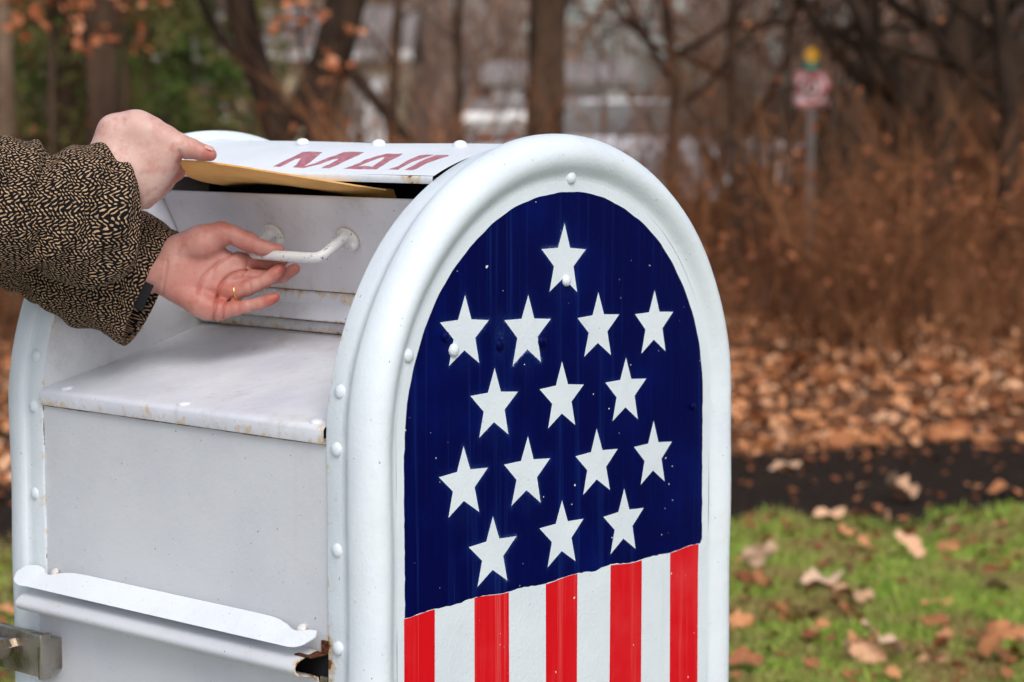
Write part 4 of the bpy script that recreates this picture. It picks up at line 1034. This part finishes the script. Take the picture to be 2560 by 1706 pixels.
tree('dark thick trunk behind the brush right of the road sign', 0, 14.5, 92*DS, X((2160, 660), (2150, 420), (2160, 250), (2190, 120), (2235, 0)), M_barkd, 6, [(1.2, 160, 45, 1.6, .5), (1.45, 10, 40, 1.4, .5), (1.7, 150, 20, 1.2, .4), (1.9, 20, 10, 1.0, .4)], arms=[(55*DS, X((2152, 420), (2100, 300), (2060, 180), (1985, 60), (1940, -40)), .2), (45*DS, X((2155, 300), (2230, 200), (2300, 120), (2370, 20)), -.2)], crown_mat=M_twigd)
tree('slim dark leaning tree between the sign and the thick trunk', 0, 16, 46*DS, X((2075, 600), (2060, 380), (2010, 220), (1975, 0)), M_barkd, 7, [(1.3, 20, 45, 1.4, .6), (1.6, 170, 35, 1.2, .6)], crown_mat=M_twigd)
tree('dark crooked tree near the right picture edge', 0, 13.5, 52*DS, X((2330, 640), (2310, 420), (2325, 220), (2290, 0)), M_barkd, 8, [(1.3, 170, 40, 1.4, .6), (1.5, 160, 10, 1.2, .5), (1.8, 190, 25, 1.2, .5)], crown_mat=M_twigd)
tree('thin reddish tree just right of the mailbox arch', 0, 17, 30*DS, X((1545, 420), (1555, 200), (1530, 0)), M_bark, 9, [(1.3, 20, 30, 1.2, .6), (1.7, 10, 15, 1.4, .6), (1.5, 160, 30, 1, .6)], crown_mat=M_twigd)
tree('slender brown tree left of the road sign with low limbs', 0, 16, 30*DS, X((1690, 560), (1700, 300), (1672, 120), (1690, 0)), M_bark, 10, [(1.2, 20, 40, 1.2, .6), (1.6, 170, 30, 1.2, .6), (1.9, 20, 10, 1.4, .5)], crown_mat=M_twigr)
tree('smooth grey limb tree whose pale bough sweeps up right', 0, 16.5, 13*DS, X((1545, 520), (1560, 180), (1600, 140), (1700, 100), (1775, 50), (1830, 0)), M_barkt, 12, [(1.6, 170, 20, .8, .6), (1.9, 20, 20, .9, .6)], lev=2, top=3.4)
tree('thin far tree left of the broad brown trunk', 0, 21, 24*DS, X((1050, 330), (1056, 150), (1048, 0)), M_bark, 13, [(1.6, 20, 40, 1.2, .6), (2.0, 160, 30, 1.2, .6)])
tree('thin far tree between the drooping bough and the porch', 0, 20, 28*DS, X((900, 330), (905, 150), (915, 0)), M_bark, 14, [(1.6, 160, 40, 1.2, .6), (2.0, 20, 30, 1.2, .6)])
tree('pale slim trunk behind the leaning dark trunk', 0, 22, 40*DS, X((782, 330), (784, 200), (786, 150), (800, 0)), M_barkt, 15, [(2.2, 20, 40, 1.2, .6)])
tree('grey slim trunk in front of the cream bungalow', 0, 24, 14*DS, X((582, 330), (583, 180), (586, 0)), M_twig, 16, [(2.2, 160, 40, 1.0, .6)])

# green conifer behind the brown trunk at the left
def conifer(x, dist, h, rad, seed, label):
    b = ground(x, dist); root = empty('conifer', b, label, 'tree'); r2 = np.random.default_rng(seed)
    mb = MB(); tube(mb, [b+np.array([0, 0, z]) for z in np.linspace(0, h, 10)], np.linspace(.16, .02, 10), 8); obj('trunk', mb, M_barkd, root, 180)
    cm = MB(); n = 5200
    z = h*(.04+.96*r2.uniform(0, 1, n)**1.3); a = r2.uniform(0, 6.28, n); lobe = .72+.28*np.sin(a*5+z*3)*np.sin(z*4.3+a); rr = rad*(1-z/h)**.8*lobe*np.sqrt(r2.uniform(.08, 1, n))
    base = b+np.stack([np.cos(a)*rr, np.sin(a)*rr, z-.25*rr], 1)
    for j in range(7):
        d = np.stack([np.cos(a), np.sin(a), -.25+0*a], 1)+r2.normal(0, .55, (n, 3)); d /= np.linalg.norm(d, axis=1)[:, None]; L = r2.uniform(.07, .17, n)[:, None]
        s = np.cross(d, r2.normal(0, 1, (n, 3))); s /= np.linalg.norm(s, axis=1)[:, None]; s *= .011
        V = np.stack([base-s, base+s, base+d*L], 1).reshape(-1, 3); cm.add(V, np.arange(3*n).reshape(-1, 3), 0, rnd=np.repeat(r2.uniform(0, 1, n), 3))
    for j in range(26):
        zz = h*(j+1)/28; aa = j*2.4; r_ = rad*(1-zz/h)*.9; tube(cm, [b+np.array([0, 0, zz]), b+np.array([math.cos(aa)*r_, math.sin(aa)*r_, zz-.2*r_])], [.03, .01], 4, 1)
    obj('crown', cm, [M_needle, M_barkd], root, 180)
t = NT('evergreen needles', .7, .25); r = t.attr('rnd'); c = t.mix(r, (.022, .065, .010), (.12, .19, .030)); c = t.mix(t.ramp(t.noise(1.6, 3), .42, .60), c, (.20, .165, .055)); t.color(c); M_needle = t.m
conifer(170*DS, 19, 6.5, 2.0, 3, 'dense green evergreen behind the straight brown trunk'); conifer(420*DS, 20.5, 5.5, 1.7, 5, 'smaller dark evergreen right of the brown trunk, left of the bungalow'); conifer(-80*DS, 21, 6, 2.0, 6, 'evergreen at the far left behind the tan trunk')

# rust coloured leaf clusters hanging in the top left: a young oak keeping its leaves
def oak_sapling(x, y0, y1, dist, rad, nleaf, seed, label, size=.075):
    b = ground(x, dist); root = empty('oak_sapling', b, label, 'tree'); r2 = np.random.default_rng(seed); c = at(x, (y0+y1)/2, dist)
    mb = MB(); P = [b, b+(np.array([c[0], c[1], c[2]])-b)*.5+r2.normal(0, .05, 3), c, c+np.array([0, 0, .5])]; tube(mb, P, [.028, .022, .014, .006], 6); obj('trunk', mb, M_bark, root, 180)
    cm = MB(); lp = []
    for j in range(7):
        d = r2.normal(0, 1, 3); d[2] = abs(d[2])*.3; d /= np.linalg.norm(d); grow(cm, c+np.array([0, 0, r2.uniform(-.2, .3)]), d, .008, rad*1.0, 1, r2, 4, .7, 0, .03, lp)
    lp = np.array(lp); P = lp[r2.integers(0, len(lp), nleaf)]+r2.normal(0, .06, (nleaf, 3)); leaf_mass_m(cm, P, size, r2); obj('crown', cm, [M_twigr, M_leafor], root, 180)
M_leafor = leaf_mat('orange oak leaf', (.36, .10, .035), (.50, .17, .07), (.58, .26, .14))
oak_sapling(120*DS, -30*DS, 30*DS, 11.5, .30, 120, 1, 'rust orange leaf cluster at the top left corner'); oak_sapling(280*DS, 0, 50*DS, 11.8, .20, 55, 2, 'orange leaf cluster right of the brown trunk top')
oak_sapling(690*DS, 50*DS, 150*DS, 13, .12, 26, 3, 'small salmon orange leaf cluster between the arms of the forked tree'); oak_sapling(765*DS, 165*DS, 240*DS, 13.4, .12, 20, 4, 'rust leaf cluster hanging on the leaning dark trunk', .07)

# --- brush: a tangle of thin stems that reads as one mass
def brush(name, label, n, f0, f1, l0, l1, h0, h1, mat, leafm, leafper, seed, kinds=9, lev=2, twr=.006, hole=None, lsz=.07):
    r2 = np.random.default_rng(seed); T = []
    for k in range(kinds):
        m0 = MB(); lp = []
        for s in range(5):
            a = r2.uniform(0, 6.28); d = np.array([math.cos(a)*.22, math.sin(a)*.22, 1]); d /= np.linalg.norm(d)
            grow(m0, r2.normal(0, .13, 3)*np.array([1, 1, 0]), d, twr/1.0, r2.uniform(.6, .9), lev, r2, 4, .42, 0, .22, lp)
        V = np.vstack(m0.V); V[:, 2] /= max(1e-6, V[:, 2].max()); F4 = np.array([f for f in m0.F if len(f) == 4]); T.append((V, F4, np.array(lp)/np.array([1, 1, 1.0])))
    mb = MB(); LP = []
    l = r2.uniform(l0, l1, n); f = r2.uniform(f0, f1, n)
    for i in range(n):
        if f[i] < path_far(l[i])+.5: continue
        if hole is not None and hole(f[i], l[i]): continue
        V, F, lp = T[r2.integers(0, kinds)]; a = r2.uniform(0, 6.28); h = r2.uniform(h0, h1)*(.75+.5*math.sin(l[i]*1.9+f[i])**2); sx = h*r2.uniform(.7, 1.0)
        Rm = np.array([[math.cos(a)*sx, -math.sin(a)*sx, 0], [math.sin(a)*sx, math.cos(a)*sx, 0], [0, 0, h]])
        b = FL(f[i], l[i], float(terrain(f[i], l[i]))-.02); mb.add(V@Rm.T+b, F, 0, rnd=r2.uniform(0, 1))
        if leafper: 
            q = lp[r2.integers(0, len(lp), leafper)]; q = q.copy(); q[:, 2] = np.minimum(q[:, 2], 1.0); LP.append(q@Rm.T+b+r2.normal(0, .05, (leafper, 3)))
    if LP: leaf_mass_m(mb, np.vstack(LP), lsz, r2)
    mats = [mat, leafm] if LP else [mat]
    return tag(obj(name, mb, mats, None, 180), label, None, None, 'stuff')
brush('low_brush', 'low reddish brown brush with dead leaves behind the leaf litter', 380, 9.9, 13.5, -4.5, 4.6, .45, 1.0, M_twigr, M_leafdark, 9, 31, twr=.007, lsz=.048)
brush('undergrowth', 'dense brown undergrowth of bare stems filling the woodland edge', 430, 12.5, 19, -5.5, 5.5, .8, 1.9, M_twigr, M_leafdark, 3, 32, lsz=.045, twr=.007, hole=lambda f, l: (13 < f < 18.9 and abs(l-(1860*DS-1280)/FPX*f) < .72) or (l/f*FPX+1280 < 1650 and (f > 13.2)))
brush('thicket', 'tall grey brown thicket of twigs behind the undergrowth', 150, 16, 24, 1.9, 9, 2.0, 3.2, M_twigd, M_leafdark, 3, 33, twr=.007, hole=lambda f, l: f < 18.9 and abs(l-(1860*DS-1280)/FPX*f) < .75)
brush('far_thicket', 'hazy brown twig thicket seen between the left trunks and the houses', 30, 31, 42, -9, -.9, 2.2, 4.2, M_twig, M_leafdark, 0, 34, twr=.010)

# --- the far wood, one mass of bare trunks and twigs
def far_wood():
    r2 = np.random.default_rng(50); T = []
    for k in range(6):
        m0 = MB(); grow(m0, (0, 0, 0), (0, 0, 1), .16, 5.0, 3, r2, 5, .6, 0, .14)
        V = np.vstack(m0.V); F = np.array([f for f in m0.F if len(f) == 4]); T.append((V/V[:, 2].max(), F))
    mb = MB()
    for i in range(190):
        f = r2.uniform(78, 130); l = r2.uniform(-.34, .34)*f; pxx = (l/f*FPX+1280)/DS
        if 1300 < pxx < 1520 and i % 4: continue
        if 480 < pxx < 800 and i % 2: continue
        V, F = T[r2.integers(0, 6)]; h = r2.uniform(9, 15); a = r2.uniform(0, 6.28); Rm = np.array([[math.cos(a)*h, -math.sin(a)*h, 0], [math.sin(a)*h, math.cos(a)*h, 0], [0, 0, h]])
        mb.add(V@Rm.T+FL(f, l), F, 0)
    # shrubs at the foot of the wood
    for i in range(150):
        f = r2.uniform(74, 90); l = r2.uniform(-.34, .34)*f
        V, F = T[r2.integers(0, 6)]; h = r2.uniform(3, 5.5); a = r2.uniform(0, 6.28); Rm = np.array([[math.cos(a)*h, -math.sin(a)*h, 0], [math.sin(a)*h, math.cos(a)*h, 0], [0, 0, h]])
        mb.add(V@Rm.T+FL(f, l, GZ-1.2), F, 0)
    tag(obj('distant_wood', mb, M_far, None, 180), 'far bare wood closing the background behind the houses', None, None, 'stuff')
M_far = bark('far twigs', (.19, .118, .085), (.34, .22, .165), 1)
far_wood()

# --- houses
t = NT('cream siding', .8, .2); wv = t.n('ShaderNodeTexWave', i_Vector=t.obj(), i_Scale=4.0, bands_direction='Z', wave_profile='SAW').outputs['Fac']; t.color(t.mix(t.ramp(t.noise(1.5, 3), .3, .7), (.78, .64, .40), (.50, .41, .27))); t.bump(wv, .02, .6); M_cream = t.m
t = NT('grey shingles', .9, .15); t.color(t.mix(t.ramp(t.noise(6, 4), .35, .7), (.19, .165, .155), (.28, .25, .24))); t.bump(t.noise(14, 2), .02, .6); M_shing = t.m
t = NT('white trim', .6, .3); t.color((.78, .77, .75)); M_trim = t.m
t = NT('window glass', .08, .6); t.color((.03, .035, .04)); M_glass = t.m
t = NT('brick red', .9, .2); br = t.n('ShaderNodeTexBrick', i_Vector=t.scaled((1, 1, 1)), i_Scale=4.0); br.inputs['Color1'].default_value = (.16, .065, .045, 1); br.inputs['Color2'].default_value = (.11, .045, .035, 1); br.inputs['Mortar'].default_value = (.2, .17, .15, 1); t.color(br.outputs['Color']); M_brick = t.m
def oriented(o, dist, xc): 
    p = ground(xc, dist); o.location = (p[0], p[1], GZ+ZC); o.rotation_euler = (0, 0, YAW-math.pi/2); return o
def hpart(name, root, mats, boxes=None, raw=None):
    mb = MB()
    for b in boxes or []: box(mb, *b)
    if raw: mb.add(*raw)
    for v in mb.V: v[:, 2] -= ZC
    o = obj(name, mb, mats, None, 0); o.parent = root; return o
def gable(x0, x1, y0, y1, z0, z1, ov=.4):
    V = [(x0-ov, y0-ov, z0), (x1+ov, y0-ov, z0), (x1+ov, (y0+y1)/2, z1), (x0-ov, (y0+y1)/2, z1), (x0-ov, y1+ov, z0), (x1+ov, y1+ov, z0)]
    V += [(a, b, c-.16) for a, b, c in V]
    return V, [(0, 1, 2, 3), (3, 2, 5, 4), (7, 6, 9, 8), (8, 9, 11, 10), (0, 6, 7, 1), (4, 5, 11, 10), (0, 3, 9, 6), (3, 4, 10, 9), (1, 7, 8, 2), (2, 8, 11, 5)]
def house(name, label, dist, xc, w, d, h, rh, wallmat, wins, porch=None, door=None):
    root = empty(name, (0, 0, 0), label, 'house'); oriented(root, dist, xc)
    hpart('wall', root, wallmat, [((-w/2, 0, 0), (w/2, d, h))], ([(-w/2+.01, 0.01, h), (-w/2+.01, d-.01, h), (-w/2+.01, d/2, h+rh-.2), (w/2-.01, .01, h), (w/2-.01, d-.01, h), (w/2-.01, d/2, h+rh-.2)], [(0, 2, 1), (3, 4, 5)]))
    rf = hpart('roof', root, M_shing, None, gable(-w/2, w/2, 0, d, h, h+rh)); (hpart('chimney', rf, M_brick, [((w*.2, d/2-.3, h+rh*.6), (w*.2+.7, d/2+.3, h+rh+.8))]) if name == 'bungalow' else None)
    
    for (x, z, ww, hh) in wins:
        fr = hpart('window', root, M_trim, [((x-ww/2-.1, -.06, z-.1), (x+ww/2+.1, -.005, z)), ((x-ww/2-.1, -.06, z+hh), (x+ww/2+.1, -.005, z+hh+.1)), ((x-ww/2-.1, -.06, z), (x-ww/2, -.005, z+hh)), ((x+ww/2, -.06, z), (x+ww/2+.1, -.005, z+hh)), ((x-.03, -.05, z), (x+.03, -.01, z+hh))])
        hpart('pane', fr, M_glass, [((x-ww/2, -.03, z), (x+ww/2, -.015, z+hh))])
    hpart('fascia', root, M_trim, [((-w/2-.4, -.44, h-.22), (w/2+.4, -.41, h+.02))])
    if door: x, z = door; hpart('door', root, M_trim, [((x-.5, -.06, .1), (x+.5, -.004, 2.2))])
    if porch:
        x0, x1, dp = porch
        pc = hpart('porch', root, M_trim, [((x0, -dp, h-.55), (x1, -.01, h-.30)), ((x0, -dp, 0), (x0+.22, -dp+.22, h-.55)), ((x1-.22, -dp, 0), (x1, -dp+.22, h-.55)), (((x0+x1)/2-.11, -dp, 0), ((x0+x1)/2+.11, -dp+.22, h-.55))])
        hpart('porch_base', root, M_brick, [((x0, -dp, 0), (x1, -.01, .9))])
    return root
house('bungalow', 'cream bungalow with grey shingle roof behind the forked dark tree', 60, 635*DS, 6.6, 7, 2.85, 1.35, M_cream, [(-1.9, 1.1, 1.1, 1.1)], None, (2.5, 0))
house('porch_house', 'cream house with white porch posts behind the broad brown trunk', 62, 1315*DS, 5.6, 7, 1.22, .40, M_cream, [(-.6, .35, .9, .55)], (-2.9, -1.2, 1.2))
r_ = empty('garage', (0, 0, 0), 'white gabled garage rising behind the porch house roof', 'garage'); oriented(r_, 72, 1290*DS)
hpart('wall', r_, M_trim, [((-2.2, 0, 0), (2.1, 6, 2.25))]); hpart('roof', r_, M_shing, None, gable(-2.2, 2.1, 0, 6, 2.25, 2.9)); hpart('door', r_, M_shing, [((-1.3, -.05, 0), (1.3, -.004, 1.9))])
# --- cars on the road
def car(label, dist, xc, col, ang=0.0):
    t = NT('car paint', .25, .5); t.color(col); t.set('Coat Weight', .6); root = empty('parked_car', (0, 0, 0), label, 'car'); oriented(root, dist, xc); root.rotation_euler[2] += ang; root.location.z += .012
    secs = [(-2.15, .42, .72, .72), (-2.05, .30, .84, .82), (-1.3, .26, .92, .88), (-.75, .24, .98, .90), (1.1, .24, .98, .90), (1.7, .26, .96, .88), (2.1, .32, .86, .82), (2.2, .45, .70, .74)]
    V = []; 
    for x, z0, z1, w in secs:
        for (yy, zz) in ((-1, 0), (-1.02, .45), (-1, .8), (-.86, 1), (.86, 1), (1, .8), (1.02, .45), (1, 0)): V.append((x, yy*w, z0+(z1-z0)*zz))
    F = [tuple(f) for f in grid_faces(len(secs), 8, True)]+[tuple(range(7, -1, -1)), tuple(range((len(secs)-1)*8, len(secs)*8))]
    hpart('body', root, t.m, None, (V, F))
    cab = [(-1.35, .92, .0), (-.65, .94, .44), (.75, .94, .46), (1.5, .93, .0)]; V = []
    for x, z0, dz in cab:
        for yy in (-.80, -.66, .66, .80): V.append((x, yy if dz < .1 else yy*.93, z0+(0 if abs(yy) > .7 else dz)))
    hpart('window', root, M_glass, None, (V, [tuple(f) for f in grid_faces(4, 4)]))
    hpart('roof', root, t.m, [((-.62, -.60, 1.375), (.74, .60, 1.415), 0, .015)])
    for x in (-1.35, 1.35):
        for yy in (-.80, .80):
            mb = MB(); tube(mb, [(x, yy-.11, .32), (x, yy+.11, .32)], .32, 20, 0, True)
            for v in mb.V: v[:, 2] -= ZC
            wh = obj('wheel', mb, M_lining, None, 40); wh.parent = root; wh.location = (0, 0, 0)
            mb = MB(); s_ = -1 if yy < 0 else 1; tube(mb, [(x, yy+s_*.112, .32), (x, yy+s_*.118, .32)], .20, 14, 0, True)
            for v in mb.V: v[:, 2] -= ZC
            rm = obj('rim', mb, M_steel, None, 40); rm.parent = wh
    for yy in (-.6, .6): hpart('headlight', root, M_trim, [((-2.19, yy-.14, .58), (-2.1, yy+.14, .70), 0, .02)])
    return root
car('pale silver car parked behind the brush right of the mailbox arch', 27.5, 1440*DS, (.62, .62, .66), .05)
car('black car parked behind the dark trunks at the right', 27, 2215*DS, (.012, .016, .018), -.03)

# --- road sign
sd_ = 18.6; sp = ground(1860*DS, sd_); sgn = empty('road_sign', sp, 'square red and white no parking sign with yellow and green plates on grey post', 'sign')
def fl_pt(u, v, w): return sp+RT*u-HF*w+np.array([0, 0, v])
def slab(mb, cx, cz, w, h, th, w0, mat=0, rad=.03, k=6):
    P = []
    for (sx, sz, a0_) in ((1, 1, 0), (-1, 1, 90), (-1, -1, 180), (1, -1, 270)):
        for j in range(k): a = R_(a0_+90*j/(k-1)); P.append((cx+sx*(w/2-rad)+rad*math.cos(a), cz+sz*(h/2-rad)+rad*math.sin(a)))
    n = len(P); V = [fl_pt(x, z, w0+th) for x, z in P]+[fl_pt(x, z, w0) for x, z in P]
    mb.add(V, [tuple(range(n)), tuple(range(2*n-1, n-1, -1))]+[(i, i+n, (i+1) % n+n, (i+1) % n) for i in range(n)], mat)
zc = float(at(1861*DS, 206*DS, sd_)[2]-GZ); px2m = sd_/FPX*DS
t = NT('sign white', .5, .4); t.color((.86, .83, .83)); M_sw = t.m
t = NT('sign red', .5, .4); t.color((.62, .035, .04)); M_sr = t.m
t = NT('sign green', .5, .4); t.color((.03, .22, .16)); M_sg = t.m
t = NT('sign yellow', .5, .4); t.color((.75, .36, .02)); M_sy = t.m
t = NT('galvanised post', .55, .4); t.color((.20, .185, .18)); M_post = t.m
mb = MB(); W_ = 78*px2m; slab(mb, 0, zc, W_, W_, .003, .03)
def ring(mb, r0, r1, w0, mat):
    n = 32; V = [fl_pt(r*math.cos(i*2*math.pi/n), zc+.006+r*math.sin(i*2*math.pi/n), w0) for r in (r0, r1) for i in range(n)]; mb.add(V, grid_faces(2, n, True), mat)
slabs = obj('sign_plate', mb, M_sw, sgn, 0)
mb = MB()
for (cx, cz, w, h) in ((0, W_*.44, W_*.88, .022), (0, -W_*.44, W_*.88, .022), (-W_*.44, 0, .022, W_*.88), (W_*.44, 0, .022, W_*.88)): slab(mb, cx, zc+cz, w, h, .002, .0335, 0, .003, 2)
ring(mb, .078, .106, .0352, 0)
a = .075; mb.add([fl_pt(-a-.01, zc+a+.005, .0365), fl_pt(-a+.006, zc+a+.02, .0365), fl_pt(a+.01, zc-a+.005, .0365), fl_pt(a-.006, zc-a-.010, .0365)], [(0, 1, 2, 3)])
obj('prohibition_symbol', mb, M_sr, slabs, 0)
mb = MB()
for (cx, cz, w, h) in ((-.030, 0, .018, .11), (.002, .046, .06, .018), (.002, .004, .06, .018), (.032, .025, .018, .05)): slab(mb, cx, zc+cz, w, h, .001, .0338, 0, .002, 2)
t = NT('sign black', .5, .4); t.color((.03, .02, .02)); obj('sign_letter', mb, t.m, slabs, 0)
mb = MB(); gz = float(at(1856*DS, 151*DS, sd_)[2]-GZ); slab(mb, -.005*1, gz, 30*px2m, 26*px2m, .003, .03, 0, .01, 3); obj('green_plate', mb, M_sg, sgn, 0)
mb = MB(); yz = float(at(1856*DS, 128*DS, sd_)[2]-GZ); q = 21*px2m; V = [fl_pt(q*a, yz+q*b, w0) for w0 in (.034, .030) for a, b in ((1, 0), (0, 1), (-1, 0), (0, -1))]; mb.add(V, [(0, 1, 2, 3), (7, 6, 5, 4), (0, 4, 5, 1), (1, 5, 6, 2), (2, 6, 7, 3), (3, 7, 4, 0)]); obj('yellow_diamond', mb, M_sy, sgn, 0)
mb = MB(); 
slab(mb, 0, (yz)/2, .06, yz, .004, .020, 0, .004, 2); slab(mb, -.028, yz/2, .006, yz, .03, .0, 0, .002, 2); slab(mb, .028, yz/2, .006, yz, .03, .0, 0, .002, 2); obj('post', mb, M_post, sgn, 0)
# ------------------------------------------------------------------ light, sky, camera
scene = bpy.context.scene
w = bpy.data.worlds.new("World"); scene.world = w; w.use_nodes = True
nt = w.node_tree; bg = nt.nodes['Background']
sky = nt.nodes.new('ShaderNodeTexSky'); sky.sky_type = 'NISHITA'; sky.sun_disc = False
SUN_DIR = Vector((-.36, -.56, .745)).normalized()
sky.sun_elevation = math.asin(SUN_DIR.z); sky.sun_rotation = math.atan2(SUN_DIR.x, SUN_DIR.y)
sky.air_density = 1.0; sky.dust_density = 3.0; sky.ozone_density = 1.0
hs = nt.nodes.new('ShaderNodeHueSaturation'); hs.inputs['Saturation'].default_value = .62
nt.links.new(sky.outputs[0], hs.inputs['Color']); nt.links.new(hs.outputs[0], bg.inputs['Color'])
bg.inputs['Strength'].default_value = .15
sl = bpy.data.lights.new('sun', 'SUN'); sl.energy = 1.1; sl.angle = R_(30); sl.color = (1, .99, .98)
so = bpy.data.objects.new('sun', sl); C.objects.link(so); so.rotation_euler = SUN_DIR.to_track_quat('Z', 'Y').to_euler(); so.location = (0, -5, 8)
cd = bpy.data.cameras.new('camera'); co = bpy.data.objects.new('camera', cd); C.objects.link(co); scene.camera = co
co.location = (CAM[0], CAM[1], CAM[2]+ZC)
co.rotation_euler = Vector(-FW).to_track_quat('Z', 'Y').to_euler()
cd.sensor_width = 36; cd.lens = FPX*36/IW; cd.clip_start = .1; cd.clip_end = 2000
cd.dof.use_dof = True; cd.dof.focus_distance = 2.42; cd.dof.aperture_fstop = 5.6
scene.view_settings.view_transform = 'Standard'; scene.view_settings.look = 'None'; scene.view_settings.gamma = 1
scene.view_settings.exposure = 0.32
scene.cycles.use_denoising = True
scene.cycles.max_bounces = 8; scene.cycles.diffuse_bounces = 4; scene.cycles.transparent_max_bounces = 8
